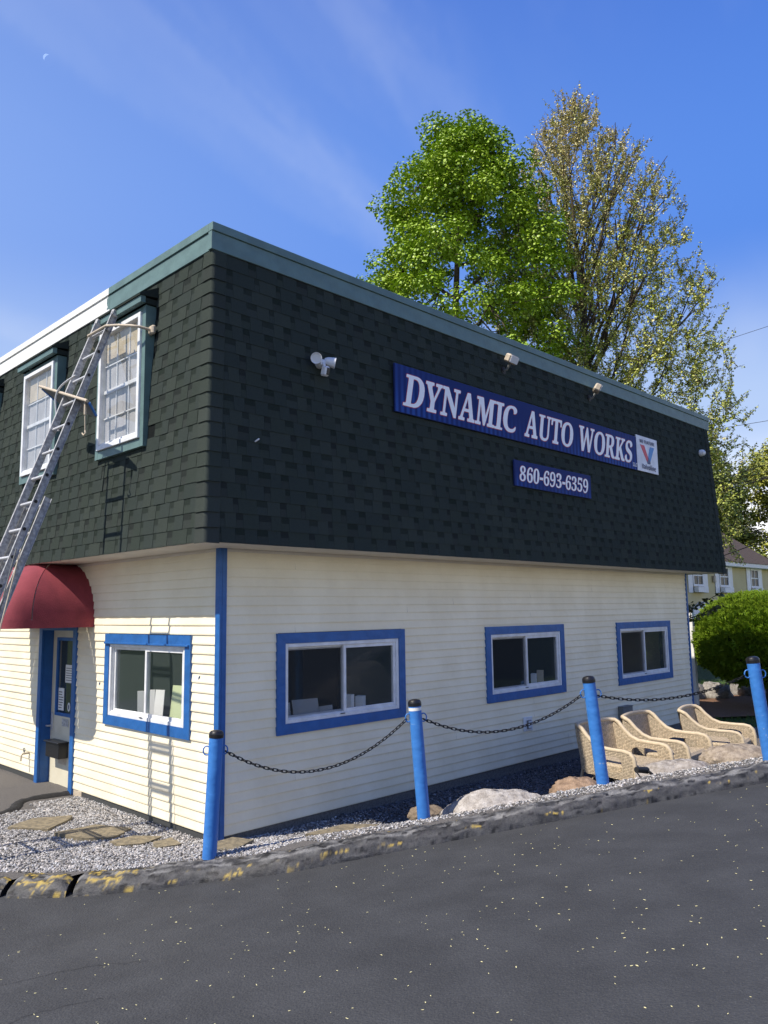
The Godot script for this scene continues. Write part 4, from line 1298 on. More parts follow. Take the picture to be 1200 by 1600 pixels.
# ---------------------------------------------------------------- wicker chairs
func make_chairs() -> void:
	var t := thing("wicker_armchair", "x", "armchair", Vector3.ZERO)
	var W := 0.40
	# side panels with an opening under the arm
	var outline := [Vector2(0.40, 0.0), Vector2(0.425, 0.0), Vector2(0.435, 0.15), Vector2(0.43, 0.32), Vector2(0.41, 0.42), Vector2(0.36, 0.465), Vector2(0.28, 0.48), Vector2(0.1, 0.48), Vector2(-0.06, 0.49), Vector2(-0.17, 0.53), Vector2(-0.27, 0.61), Vector2(-0.35, 0.695), Vector2(-0.41, 0.725), Vector2(-0.44, 0.70), Vector2(-0.42, 0.55), Vector2(-0.38, 0.38), Vector2(-0.36, 0.2), Vector2(-0.30, 0.15), Vector2(0.0, 0.16), Vector2(0.24, 0.14), Vector2(0.33, 0.10)]
	var hc := Vector2(0.05, 0.315)
	var ray := func(a: float) -> Vector2:
		var d := Vector2(cos(a), sin(a)) * 2.0
		var best := hc + d; var bd := 9.0
		for i in outline.size():
			var r = Geometry2D.segment_intersects_segment(hc, hc + d, outline[i], outline[(i + 1) % outline.size()])
			if r != null and hc.distance_to(r) < bd:
				bd = hc.distance_to(r); best = r
		return best
	for s in [-1.0, 1.0]:
		var mb := MB.new(); mb.col = Color(1, 1, 1)
		var n := 64
		for k in n:
			var a0 := TAU * k / n; var a1 := TAU * (k + 1) / n
			var hole := func(a: float) -> Vector2:
				var c := cos(a); var sn := sin(a); var q := pow(pow(absf(c), 4.0) + pow(absf(sn), 4.0), -0.25)
				return hc + Vector2(0.20 * c * q, 0.098 * sn * q)
			var o0: Vector2 = ray.call(a0); var o1: Vector2 = ray.call(a1); var i0: Vector2 = hole.call(a0); var i1: Vector2 = hole.call(a1)
			var v := func(p: Vector2, x: float) -> Vector3: return Vector3(x * s, p.y, p.x)
			var xo := W + 0.022; var xi := W - 0.022
			for xx in [[xo, 1.0], [xi, -1.0]]:
				if s * xx[1] > 0: mb.quad(v.call(i0, xx[0]), v.call(i1, xx[0]), v.call(o1, xx[0]), v.call(o0, xx[0]))
				else: mb.quad(v.call(i0, xx[0]), v.call(o0, xx[0]), v.call(o1, xx[0]), v.call(i1, xx[0]))
			mb.quad(v.call(i0, xi), v.call(i1, xi), v.call(i1, xo), v.call(i0, xo))
			mb.quad(v.call(o0, xo), v.call(o1, xo), v.call(o1, xi), v.call(o0, xi))
		obj("side_panel", mb, M.wicker, t)
	var bk := MB.new(); var G := []; var H := []
	for i in 17:
		var u := lerpf(-1, 1, i / 16.0); var row := []; var row2 := []
		for j in 9:
			var v := j / 8.0
			var y := lerpf(0.24, 0.745 - 0.022 * u * u, v)
			var z := -0.355 - 0.085 * v - 0.03 * (1 - u * u)
			row.append(Vector3(u * (W - 0.02), y, z)); row2.append(Vector3(u * (W - 0.02), y, z - 0.035))
		G.append(row); H.append(row2)
	bk.surf(G); bk.surf(H, true)
	obj("backrest", bk, M.wicker, t)
	var rim := MB.new(); var P := []
	for k in range(0, 13): P.append(Vector3(-W, outline[k].y + 0.004, outline[k].x))
	for i in range(1, 16):
		var u := lerpf(-1, 1, i / 16.0); P.append(Vector3(u * W, 0.75 - 0.022 * u * u, -0.455 - 0.03 * (1 - u * u)))
	for k in range(12, -1, -1): P.append(Vector3(W, outline[k].y + 0.004, outline[k].x))
	rim.tube(P, [0.028], 9)
	obj("rim", rim, M.wicker_rim, t)
	var st := MB.new()
	st.bbox(Vector3(-W + 0.023, 0.19, -0.35), Vector3(W - 0.023, 0.315, 0.385), 0.03)
	obj("seat", st, M.wicker, t)
	var lp := MB.new()
	for s in [-1.0, 1.0]:
		P = []
		for k in 9:
			var a := PI * k / 8.0; P.append(Vector3(s * (W - 0.03), 0.02 + 0.17 * sin(a), -0.05 + 0.2 * cos(a)))
		lp.tube(P, [0.012], 6)
		var lg := MB.new(); lg.tube([Vector3(s * (W - 0.02), 0.22, -0.36), Vector3(s * (W - 0.01), 0.0, -0.42)], [0.02, 0.016], 8)
		obj("leg", lg, M.wicker_rim, t)
		var lf := MB.new(); lf.tube([Vector3(s * (W - 0.16), 0.2, 0.30), Vector3(s * (W - 0.16), 0.0, 0.30)], [0.011], 8)
		obj("leg", lf, M.dark, t)
	obj("stretcher_arch", lp, M.wicker_rim, t)
	var pos := [[Vector3(5.02, 0, 1.68), -0.12, 1.0], [Vector3(6.13, 0, 1.74), 0.06, 1.03], [Vector3(7.58, 0, 1.85), 0.16, 1.0]]
	var labs := ["tan wicker armchair behind the third blue bollard, nearest the middle window", "tan wicker armchair between the two others, its opening to the grey rock", "tan wicker armchair farthest along the wall, by its end"]
	for i in 3:
		var o: Node3D = t
		if i > 0:
			o = t.duplicate(); o.name = "wicker_armchair_%03d" % i; add_child(o, true)
		o.position = Vector3(pos[i][0].x, bed_at(pos[i][0].x, pos[i][0].z, bed_h) - 0.0, pos[i][0].z)
		o.rotation.y = pos[i][1]; o.scale = Vector3.ONE * pos[i][2]
		tag(o, labs[i], "armchair", "wicker armchairs along the wall")

# ---------------------------------------------------------------- ladder with its fittings
func make_ladder() -> void:
	var t := thing("extension_ladder", "aluminium extension ladder leaning against the upper window", "ladder")
	# x along the slope of the ladder: from the foot (right of frame in height) to the head
	var zR := -1.25; var zL := -1.63
	var line := func(y: float, off: float) -> Vector3:   # point on the fly section at height y; off towards the wall
		var x := -0.65 - 0.3535 * (5.48 - y)
		return Vector3(x + off * 0.943, y - off * 0.333, 0)
	var dirv := Vector3(0.333, 0.943, 0)
	var nrm := Vector3(0.943, -0.333, 0)
	var rail := func(z: float, ya: float, yb: float, off: float, sgn: float) -> MB:
		# a C-channel: web with two flanges turned outwards
		var mb := MB.new()
		var a: Vector3 = line.call(ya, off); var b: Vector3 = line.call(yb, off)
		var len := a.distance_to(b)
		mb.T = Transform3D(Basis(nrm, dirv, nrm.cross(dirv)), Vector3(a.x, a.y, z))
		mb.bbox(Vector3(-0.036, 0, -0.0015), Vector3(0.036, len, 0.0015), 0.0008)
		var f0 := minf(0.0016 * sgn, 0.026 * sgn); var f1 := maxf(0.0016 * sgn, 0.026 * sgn)
		mb.bbox(Vector3(-0.038, 0, f0), Vector3(-0.033, len, f1), 0.001)
		mb.bbox(Vector3(0.033, 0, f0), Vector3(0.038, len, f1), 0.001)
		return mb
	obj("rail", rail.call(zR, 1.2, 5.56, 0, 1.0), M.steel, t)
	obj("rail", rail.call(zL, 1.2, 5.56, 0, -1.0), M.steel, t)
	obj("base_rail", rail.call(zR + 0.035, -0.13, 3.42, 0.085, 1.0), M.steel, t)
	obj("base_rail", rail.call(zL - 0.035, -0.13, 3.42, 0.085, -1.0), M.steel, t)
	var y := 5.36
	while y > 1.3:
		var p: Vector3 = line.call(y, 0.0)
		var r := MB.new(); r.tube([Vector3(p.x, p.y, zL - 0.003), Vector3(p.x, p.y, zR + 0.003)], [0.0165], 10)
		var rg := obj("rung", r, M.steel_bright, t)
		var pg := MB.new(); pg.tube([Vector3(p.x, p.y, zR + 0.0015), Vector3(p.x, p.y, zR + 0.007)], [0.0175], 10); obj("rung_hollow_disc", pg, M.dark, rg)  # dark disc stands for the shaded hollow of the open rung end
		y -= 0.2875
	y = 3.34
	while y > 0.0:
		var p: Vector3 = line.call(y, 0.085)
		var r := MB.new(); r.tube([Vector3(p.x, p.y, zL - 0.045), Vector3(p.x, p.y, zR + 0.045)], [0.0165], 10)
		obj("rung", r, M.steel, t)
		y -= 0.2875
	for z in [zR, zL]:      # plastic end caps
		var p: Vector3 = line.call(5.56, 0.0)
		var c := MB.new(); c.T = Transform3D(Basis(nrm, dirv, nrm.cross(dirv)), Vector3(p.x, p.y, z))
		c.bbox(Vector3(-0.042, -0.05, -0.012 if z == zR else -0.03), Vector3(0.042, 0.03, 0.03 if z == zR else 0.012), 0.012)
		obj("end_cap", c, M.steel, t)
	for z in [zR + 0.035, zL - 0.035]:
		var p: Vector3 = line.call(-0.13, 0.085)
		var c := MB.new(); c.T = Transform3D(Basis(), Vector3(p.x, p.y, z)); c.bbox(Vector3(-0.06, -0.03, -0.03), Vector3(0.06, 0.02, 0.03), 0.006)
		obj("foot", c, M.black_rubber, t)
	# rung locks
	for z in [zR - 0.03, zL + 0.03]:
		var p: Vector3 = line.call(1.45, 0.03)
		var c := MB.new(); c.T = Transform3D(Basis(nrm, dirv, nrm.cross(dirv)), Vector3(p.x, p.y, z)); c.bbox(Vector3(-0.05, -0.1, -0.012), Vector3(0.07, 0.08, 0.012), 0.01)
		obj("rung_lock", c, M.steel_bright, t)
	# stand-off bar pressing on the slope
	var s := thing("ladder_standoff", "pale bent stand-off bar on the ladder head reaching over the window", "ladder standoff")
	var h: Vector3 = line.call(5.36, -0.045)
	var P := [Vector3(-0.475, 5.235, -0.655), Vector3(-0.62, 5.24, -0.66), Vector3(-0.68, 5.26, -0.74), Vector3(-0.73, 5.31, -0.95), Vector3(h.x, h.y, -1.22), Vector3(h.x, h.y, -1.66), Vector3(-0.68, 5.35, -1.78), Vector3(-0.60, 5.31, -1.84), Vector3(-0.475, 5.25, -1.88)]
	var sb := MB.new(); sb.tube(P, [0.0145], 10); obj("bar", sb, M.putty, s)
	for e in [P[0], P[8]]:
		var pd := MB.new(); pd.T = Transform3D(Basis(), e); pd.bbox(Vector3(-0.03, -0.05, -0.05), Vector3(0.02, 0.05, 0.05), 0.02); obj("end_pad", pd, M.putty, s)
	for z in [-1.05, -1.22]:
		var cl := MB.new(); cl.tube([Vector3(-0.70, 5.34, z - 0.012), Vector3(-0.70, 5.34, z + 0.012)], [0.02], 10); obj("clamp", cl, M.steel, s)
	# paint shelf hung through the rungs, blue tape on both ends
	var b := thing("paint_shelf", "grey slanted paint shelf with blue taped ends, hung on the ladder", "shelf")
	var C := [Vector3(-1.0, 4.84, -2.26), Vector3(-1.0, 4.40, -0.99), Vector3(-0.80, 4.30, -1.2), Vector3(-0.80, 4.77, -2.46)]
	C = [Vector3(-1.02, 4.835, -2.25), Vector3(-1.02, 4.40, -0.97), Vector3(-0.82, 4.31, -1.19), Vector3(-0.82, 4.66, -2.18)]
	var up := Vector3(0, 0.02, 0)
	var sh := MB.new()
	sh.quad(C[3], C[2], C[1], C[0])
	sh.quad(C[0] + up, C[1] + up, C[2] + up, C[3] + up)
	for k in 4:
		var a: Vector3 = C[k]; var d: Vector3 = C[(k + 1) % 4]
		sh.quad(a, d, d + up, a + up)
	obj("board", sh, M.grey_board, b)
	var ed := MB.new(); ed.tube([C[0] + up * 0.7 + Vector3(-0.008, 0, 0), C[1] + up * 0.7 + Vector3(-0.008, 0, 0)], [0.017], 8); obj("front_edge", ed, M.putty, b)
	for k in [[0, 3], [1, 2]]:
		var tp := MB.new(); var a: Vector3 = C[k[0]]; var d: Vector3 = C[k[1]]
		var o := Vector3(0, 0, -0.006 if k[0] == 0 else 0.006)
		tp.tube([a.lerp(d, 0.1) + up * 0.4 + o, a.lerp(d, 0.9) + up * 0.4 + o], [0.016], 6); obj("tape", tp, M.blue_tape, b)
	var hk := thing("paint_hook", "wire hook dangling from the ladder beside the paint shelf", "hook")
	var hb := MB.new(); hb.tube([Vector3(-1.0, 4.47, -1.08), Vector3(-1.0, 4.25, -1.075), Vector3(-0.99, 4.12, -1.085)], [0.006], 6)
	hb.tube([Vector3(-0.99, 4.12, -1.085), Vector3(-1.0, 4.09, -1.05), Vector3(-1.0, 4.07, -1.09), Vector3(-1.0, 4.10, -1.13)], [0.008], 6)
	obj("wire", hb, M.putty, hk)
	var hc := MB.new(); hc.tube([Vector3(-1.0, 4.29, -1.075), Vector3(-1.0, 4.44, -1.075)], [0.015], 8); obj("grip", hc, M.putty, hk)
	# loop of hose / rope
	var lp := thing("rope_loop", "pale rope loop bent round the left ladder rail", "rope")
	var lb := MB.new(); var Q := []
	for k in 15:
		var a := k / 14.0
		Q.append(Vector3(-1.0 - 0.05 * sin(a * PI) , 4.78 - 0.55 * a + 0.12 * sin(a * PI), -1.34 - 0.4 * sin(minf(a * 1.6, 1.0) * PI / 2)))
	lb.tube(Q, [0.011], 7); obj("strand", lb, M.steel_bright, lp)
	var rp := thing("hanging_rope", "thin grey ropes trailing down from the ladder past the awning", "rope")
	for k in 2:
		var r2 := MB.new(); Q = []
		for i in 15:
			var f := i / 14.0
			Q.append(Vector3(-1.56 - 0.55 * f - 0.05 * sin(f * 3 + k), 2.85 - 3.0 * f, -1.17 - 0.05 * k + 0.05 * sin(f * 4.0 + k * 2)))
		r2.tube(Q, [0.007], 6); obj("strand", r2, M.putty if k == 0 else M.conduit, rp)

# ---------------------------------------------------------------- rocks, flagstones and loose things
func make_rocks() -> void:
	var specs := [
		[Vector3(2.14, 0.0, 1.80), Vector3(0.54, 0.17, 0.28), 0.70, L(196, 191, 184), "whitish grey boulder right of the second blue bollard"],
		[Vector3(3.13, 0.0, 2.12), Vector3(0.30, 0.145, 0.24), 0.75, L(172, 146, 122), "brown rounded boulder left of the third bollard's foot"],
		[Vector3(4.17, 0.0, 2.78), Vector3(0.46, 0.17, 0.26), 0.75, L(180, 174, 166), "long grey boulder below the middle wicker chair"],
		[Vector3(4.82, 0.0, 3.18), Vector3(0.42, 0.16, 0.28), 0.72, L(176, 162, 144), "tan grey boulder beside the fourth blue bollard"],
		[Vector3(1.72, 0.0, 1.22), Vector3(0.20, 0.09, 0.14), 0.6, L(150, 134, 112), "small flat tan rock between second bollard and white boulder"],
	]
	for i in specs.size():
		var s: Array = specs[i]
		var mb := MB.new(); mb.col = s[3]
		mb.blob(Vector3.ZERO, s[1], 0.24, 0.075, 90 + i, 44, 26)
		var p: Vector3 = s[0]; p.y = [0.18, 0.215, 0.335, 0.47, 0.10][i]
		var o := obj("boulder", mb, M.rock)
		o.position = p; o.rotation = Vector3(0.1, -s[2], 0.05)
		tag(o, s[4], "rock", "boulders holding the gravel bank")
	var flags := [
		[[8, 1300, -1.233, -2.141], [50, 1285, -0.884, -2.323], [0, 0, -0.523, -2.10], [0, 0, -0.62, -1.95], [75, 1303, -0.953, -1.721]],
		[[0, 0, -0.98, -1.50], [0, 0, -0.52, -1.55], [0, 0, -0.30, -1.14], [0, 0, -0.62, -0.95], [0, 0, -0.86, -1.14]],
		[[0, 0, -0.72, -0.82], [0, 0, -0.44, -0.86], [0, 0, -0.26, -0.62], [0, 0, -0.50, -0.52], [0, 0, -0.70, -0.62]],
		[[0, 0, -0.46, -0.44], [0, 0, -0.26, -0.42], [0, 0, -0.30, -0.16], [0, 0, -0.52, -0.22]],
		[[0, 0, -0.30, 0.18], [0, 0, 0.06, 0.16], [0, 0, 0.16, 0.38], [0, 0, -0.2, 0.52]],
		[[0, 0, 0.52, 0.72], [0, 0, 1.02, 0.72], [0, 0, 1.25, 1.0], [0, 0, 0.8, 1.15]],
	]
	var labs := ["tan flagstone nearest the door walk, largest of the row", "long tan flagstone with two dark shadow lines across it", "small pointed flagstone, third from the door walk", "small square flagstone half sunk in gravel under the sunlit window", "flagstone at the foot of the corner bollard", "flagstone in pale gravel under the long shaded window"]
	for i in flags.size():
		var mb := MB.new(); var cx := 0.0; var cz := 0.0
		for q in flags[i]: cx += q[2] / flags[i].size(); cz += q[3] / flags[i].size()
		var P := []; var n: int = flags[i].size()
		for k in n:
			var a := Vector2(flags[i][k][2] - cx, -(flags[i][k][3] - cz)); var b := Vector2(flags[i][(k + 1) % n][2] - cx, -(flags[i][(k + 1) % n][3] - cz))
			for q in 4:
				var p := a.lerp(b, q / 4.0); P.append(p * rf(0.94, 1.03))
		if Geometry2D.is_polygon_clockwise(PackedVector2Array(P)): P.reverse()
		mb.T = Transform3D(Basis(Vector3(1, 0, 0), Vector3(0, 0, -1), Vector3(0, 1, 0)), Vector3.ZERO)
		mb.prism(P, -0.04, 0.02)
		var o := obj("flagstone", mb, M.flag)
		o.position = Vector3(cx, bed_at(cx, cz, bed_h) + 0.012, cz); o.rotation = Vector3(rf(-0.03, 0.03), 0, rf(-0.03, 0.03))
		tag(o, labs[i], "flagstone", "flagstones in the gravel")
	# ground light lying at the foot of the third bollard
	var gl := thing("ground_stake_light", "black toppled ground light and cord on white gravel by the third bollard", "light", Vector3(3.42, bed_at(3.42, 2.78, bed_h) + 0.05, 2.72), 0.5)
	var hd := MB.new(); hd.tube([Vector3(-0.05, 0.05, -0.04), Vector3(0.10, 0.02, 0.07)], [0.03, 0.036], 10); obj("head", hd, M.dark, gl)
	var sk := MB.new(); sk.tube([Vector3(0.10, 0.02, 0.07), Vector3(0.0, 0.0, 0.12), Vector3(-0.2, -0.015, 0.1)], [0.016, 0.014, 0.02], 8); obj("stake", sk, M.dark, gl)
	var cd := MB.new(); cd.tube([Vector3(-0.05, 0.03, -0.04), Vector3(-0.16, -0.01, 0.0), Vector3(-0.27, -0.02, -0.03)], [0.008], 6); obj("cord", cd, M.dark, gl)

# ---------------------------------------------------------------- small things on the walls
func make_wall_things() -> void:
	# floodlight camera
	var t := thing("floodlight_camera", "white security camera with two floodlight heads on the shingles", "camera", Vector3(0.93, 4.90, 0.455))
	t.scale = Vector3.ONE * 0.86
	var b := MB.new(); b.T = Transform3D(Basis(Vector3(1, 0, 0), Vector3(0, 0, 1), Vector3(0, -1, 0)), Vector3.ZERO)
	b.lathe([Vector2(0.06, 0.0), Vector2(0.06, 0.05), Vector2(0.045, 0.09), Vector2(0.0, 0.1)], 20); obj("base", b, M.white, t)
	for s in [-1.0, 1.0]:
		var d := Vector3(s * 0.75, -0.22, 0.62).normalized()
		var x := d.cross(Vector3.UP).normalized()
		var hd := MB.new(); hd.T = Transform3D(Basis(x, d, x.cross(d)), Vector3(s * 0.085, 0.035, 0.08))
		hd.lathe([Vector2(0.0, -0.05), Vector2(0.035, -0.045), Vector2(0.055, -0.01), Vector2(0.068, 0.06), Vector2(0.072, 0.1), Vector2(0.066, 0.1), Vector2(0.06, 0.085), Vector2(0.0, 0.085)], 20)
		obj("lamp_head", hd, M.white, t)
		var ar := MB.new(); ar.tube([Vector3(0, 0.01, 0.07), Vector3(s * 0.085, 0.035, 0.08)], [0.02], 8); obj("arm", ar, M.white, t)
	var cm := MB.new(); cm.T = Transform3D(Basis.from_euler(Vector3(0.25, 0.15, 0)), Vector3(0.01, -0.115, 0.13))
	cm.bbox(Vector3(-0.042, -0.07, -0.06), Vector3(0.042, 0.06, 0.04), 0.02); obj("camera_body", cm, M.white, t)
	var ln := MB.new(); ln.T = cm.T; ln.bbox(Vector3(-0.026, -0.05, 0.036), Vector3(0.026, 0.042, 0.044), 0.006); obj("lens_window", ln, M.black_rubber, t)
	var nk := MB.new(); nk.tube([Vector3(0, 0, 0.08), Vector3(0.005, -0.08, 0.115)], [0.024], 8); obj("neck", nk, M.white, t)
	# two old box floodlights
	var fl := func(x: float, y: float, yaw: float, lab: String) -> void:
		var f := thing("box_floodlight", lab, "floodlight", Vector3(x, y, 0.41), 0, "box floodlights above the sign")
		var bx := MB.new(); bx.T = Transform3D(Basis.from_euler(Vector3(0.5, yaw, 0)), Vector3(0.0, 0.02, 0.16))
		bx.bbox(Vector3(-0.115, -0.05, -0.06), Vector3(0.115, 0.07, 0.045), 0.02); obj("housing", bx, M.putty, f)
		var gl := MB.new(); gl.T = bx.T; gl.bbox(Vector3(-0.1, -0.038, 0.043), Vector3(0.1, 0.058, 0.05), 0.003); obj("glass_front", gl, M.sign_white, f)
		var st := MB.new(); st.tube([Vector3(0, -0.10, 0.0), Vector3(0, -0.10, 0.07), Vector3(0, -0.03, 0.13)], [0.018], 8); obj("stem", st, M.conduit, f)
		var pl := MB.new(); pl.T = Transform3D(Basis(Vector3(1, 0, 0), Vector3(0, 0, 1), Vector3(0, -1, 0)), Vector3(0, -0.10, -0.01))
		pl.lathe([Vector2(0.055, 0.0), Vector2(0.055, 0.03), Vector2(0.0, 0.035)], 16); obj("base", pl, M.dark, f)
	fl.call(4.42, 5.68, 0.1, "box floodlight above the word AUTO, hung under the fascia")
	fl.call(6.78, 5.71, 0.7, "box floodlight turned sideways above the word WORKS")
	var dm := thing("small_dome_light", "small round white light near the far end of the dark slope", "light", Vector3(11.0, 5.26, 0.44))
	var db := MB.new(); db.T = Transform3D(Basis(Vector3(1, 0, 0), Vector3(0, 0, 1), Vector3(0, -1, 0)), Vector3.ZERO)
	db.lathe([Vector2(0.07, 0.0), Vector2(0.07, 0.03), Vector2(0.055, 0.08), Vector2(0.03, 0.1), Vector2(0.0, 0.105)], 16); obj("globe", db, M.white, dm)
	var hk := thing("wall_hook", "tiny white hook alone on the dark shingles near the corner", "hook", Vector3(0.063, 3.91, 0.50))
	var hb := MB.new(); hb.tube([Vector3(-0.01, -0.015, 0), Vector3(0, 0.0, 0.03), Vector3(0.015, 0.012, 0.03)], [0.009], 8); obj("bent_rod", hb, M.white, hk)
	# outlet and box on the siding
	var ot := thing("outdoor_outlet", "white outdoor outlet with cover low on the siding between windows", "outlet", Vector3(5.28, 0.525, 0.012))
	var ob := MB.new(); ob.bbox(Vector3(-0.11, -0.1, 0), Vector3(0.11, 0.1, 0.022), 0.006); obj("mounting_block", ob, M.white, ot)
	var oc := MB.new(); oc.bbox(Vector3(-0.045, -0.065, 0.022), Vector3(0.05, 0.055, 0.05), 0.006); obj("cover", oc, M.conduit, ot)
	var og := MB.new(); og.bbox(Vector3(-0.036, -0.055, 0.05), Vector3(0.041, 0.045, 0.055), 0.003); obj("lid", og, M.white, ot)
	var eb := thing("electrical_box", "grey electrical box with conduit on the siding behind the chairs", "electrical box", Vector3(8.12, 0.39, 0.012))
	var bb := MB.new(); bb.bbox(Vector3(-0.17, -0.11, 0), Vector3(0.17, 0.12, 0.1), 0.008); obj("box", bb, M.conduit, eb)
	var lid := MB.new(); lid.bbox(Vector3(-0.175, 0.12, -0.002), Vector3(0.175, 0.135, 0.108), 0.004); obj("lid", lid, M.conduit, eb)
	var cn := MB.new(); cn.tube([Vector3(0.0, -0.11, 0.04), Vector3(0, -0.6, 0.04)], [0.03], 10); obj("conduit", cn, M.white, eb)
	# hose tap left of the door
	var hp := thing("hose_tap", "small brass hose tap on the siding left of the door", "tap", Vector3(-0.012, 0.28, -4.72))
	var hh := MB.new(); hh.tube([Vector3(0, 0, 0), Vector3(-0.09, 0, 0), Vector3(-0.11, -0.03, 0.0), Vector3(-0.12, -0.09, 0.02)], [0.014], 8); obj("spout", hh, M.putty, hp)
	var hw := MB.new(); var P := []
	for k in 12: P.append(Vector3(-0.07, 0.05 + 0.028 * sin(TAU * k / 12.0), 0.028 * cos(TAU * k / 12.0)))
	hw.tube(P, [0.006], 6, false, true); hw.tube([Vector3(-0.07, 0, 0), Vector3(-0.07, 0.05, 0)], [0.007], 6); obj("wheel_handle", hw, M.conduit, hp)
	# papers and boxes standing behind the glass
	var card := func(called: String, p: Vector3, w: float, h: float, yaw: float, lean: float, m: Material, lab: String, cat: String) -> void:
		var mb := MB.new(); mb.bbox(Vector3(-w / 2, 0, -0.004), Vector3(w / 2, h, 0.004), 0.001)
		var o := obj(called, mb, m); o.position = p; o.rotation = Vector3(lean, yaw, 0)
		tag(o, lab, cat, "papers on the window sills")
	var sy := 0.992
	card.call("paper_card", Vector3(0.95, sy, -0.19), 0.24, 0.2, 0.1, -0.1, M.paper, "pale card at the left end of the long window sill", "card")
	card.call("paper_card", Vector3(1.30, sy, -0.2), 0.34, 0.22, -0.15, -0.25, M.paper, "leaning pale sheet in the left half of the long window", "card")
	card.call("paper_card", Vector3(1.58, sy, -0.19), 0.22, 0.12, 0.1, -0.1, M.paper, "low pale card beside the meeting rail of the long window", "card")
	var pbx := func(p: Vector3, w: float, h: float, d: float, m: Material, lab: String) -> void:
		var mb := MB.new(); mb.bbox(Vector3(-w / 2, 0, -d / 2), Vector3(w / 2, h, d / 2), 0.003)
		var o := obj("small_box", mb, m); o.position = p; o.rotation.y = 0.5; tag(o, lab, "box", "boxes on the window sills")
	pbx.call(Vector3(1.98, sy, -0.24), 0.11, 0.21, 0.1, M.paper, "taller white carton in the right half of the long window")
	pbx.call(Vector3(2.17, sy, -0.24), 0.11, 0.18, 0.1, M.paper, "shorter white carton in the right half of the long window")
	pbx.call(Vector3(5.62, 1.0, -0.24), 0.22, 0.1, 0.1, M.paper_blue, "pale blue box on the middle window sill")
	pbx.call(Vector3(5.86, 1.0, -0.24), 0.12, 0.2, 0.08, M.paper, "pale upright box on the middle window sill")
	pbx.call(Vector3(6.04, 1.0, -0.24), 0.09, 0.24, 0.1, M.shade, "beige upright box at the right of the middle window sill")
	var lc := func(z: float, w: float, h: float, yaw: float, lean: float, m: Material, lab: String) -> void:
		var mb := MB.new(); mb.bbox(Vector3(-w / 2, 0, -0.004), Vector3(w / 2, h, 0.004), 0.001)
		var o := obj("paper_sheet", mb, m); o.position = Vector3(0.21, 0.986, z); o.rotation = Vector3(lean, -PI / 2 + yaw, 0)
		tag(o, lab, "paper sheet", "papers in the sunlit window")
	lc.call(-1.96, 0.1, 0.3, 0.9, 0.1, M.paper, "narrow white sheet on edge in the sunlit window, left half")
	lc.call(-1.78, 0.12, 0.32, 0.7, -0.05, M.paper, "grey white folder upright in the sunlit window, left half")
	lc.call(-1.58, 0.14, 0.33, 0.3, -0.1, M.paper, "white sheet leaning at the middle rail of the sunlit window")
	lc.call(-1.18, 0.24, 0.40, 0.15, -0.12, M.paper_green, "pale green printed sheet in the sunlit window, right half")
	lc.call(-0.80, 0.16, 0.24, 0.1, -0.1, M.paper_blue, "small blue card at the right end of the sunlit window")
	var tick := MB.new(); tick.T = Transform3D(Basis.from_euler(Vector3(0.5, -PI / 2, 0)), Vector3.ZERO)
	for k in 2:
		var f := thing("paint_fleck", ["stray blue paint fleck between sunlit window and corner post", "stray blue paint fleck between the door and the sunlit window"][k], "paint mark", [Vector3(-0.0135, 1.53, -0.36), Vector3(-0.0135, 1.35, -2.62)][k], 0, "blue paint flecks on the sunlit siding")
		var m := MB.new(); m.tube([Vector3(-0.001, -0.018, -0.01), Vector3(-0.002, 0.0, 0), Vector3(-0.001, 0.02, 0.012)], [0.003, 0.007, 0.004], 6); obj("dab", m, M.blue, f)

func make_wires() -> void:
	var w := func(A: Vector3, B: Vector3, sag: float, r: float, lab: String) -> void:
		var P := []
		for k in 33:
			var f := k / 32.0; P.append(A.lerp(B, f) - Vector3(0, sag * 4 * f * (1 - f), 0))
		var mb := MB.new(); mb.tube(P, [r], 6)
		tag(obj("overhead_cable", mb, M.cable), lab, "cable", "overhead cables")
	# each runs from far behind the building to a point beyond the frame on the right
	var ex := func(a: Vector3, b: Vector3, ka: float, kb: float) -> Array: return [a + (a - b) * ka, b + (b - a) * kb]
	var e: Array
	e = ex.call(Vector3(32.118, 14.707, -9.184), Vector3(33.588, 15.57, -5.283), 5.0, 6.0); w.call(e[0], e[1], 0.3, 0.011, "highest thin cable crossing the sky right of the bare crown")
	e = ex.call(Vector3(23.35, 8.6, -4.234), Vector3(23.987, 8.731, -2.474), 6.0, 8.0); w.call(e[0], e[1], 0.12, 0.009, "thin cable just above the roof end, alone in the sky")
	var A := [Vector3(23.363, 6.779, -4.2), Vector3(23.361, 6.664, -4.207), Vector3(23.357, 6.503, -4.216), Vector3(23.369, 6.362, -4.185), Vector3(23.417, 4.124, -4.063)]
	var B := [Vector3(23.955, 7.24, -2.57), Vector3(23.95, 6.971, -2.587), Vector3(23.946, 6.791, -2.599), Vector3(23.945, 6.746, -2.602), Vector3(23.899, 4.613, -2.739)]
	var labs := ["topmost of four cables before the trees right of the roof", "second of four cables before the trees right of the roof", "third and thicker of four cables right of the roof", "lowest of four cables right of the roof", "black cable crossing in front of the yellow house roof"]
	for k in 5:
		e = ex.call(A[k], B[k], 6.0, 8.0)
		w.call(e[0], e[1], 0.15, [0.012, 0.012, 0.016, 0.014, 0.017][k], labs[k])

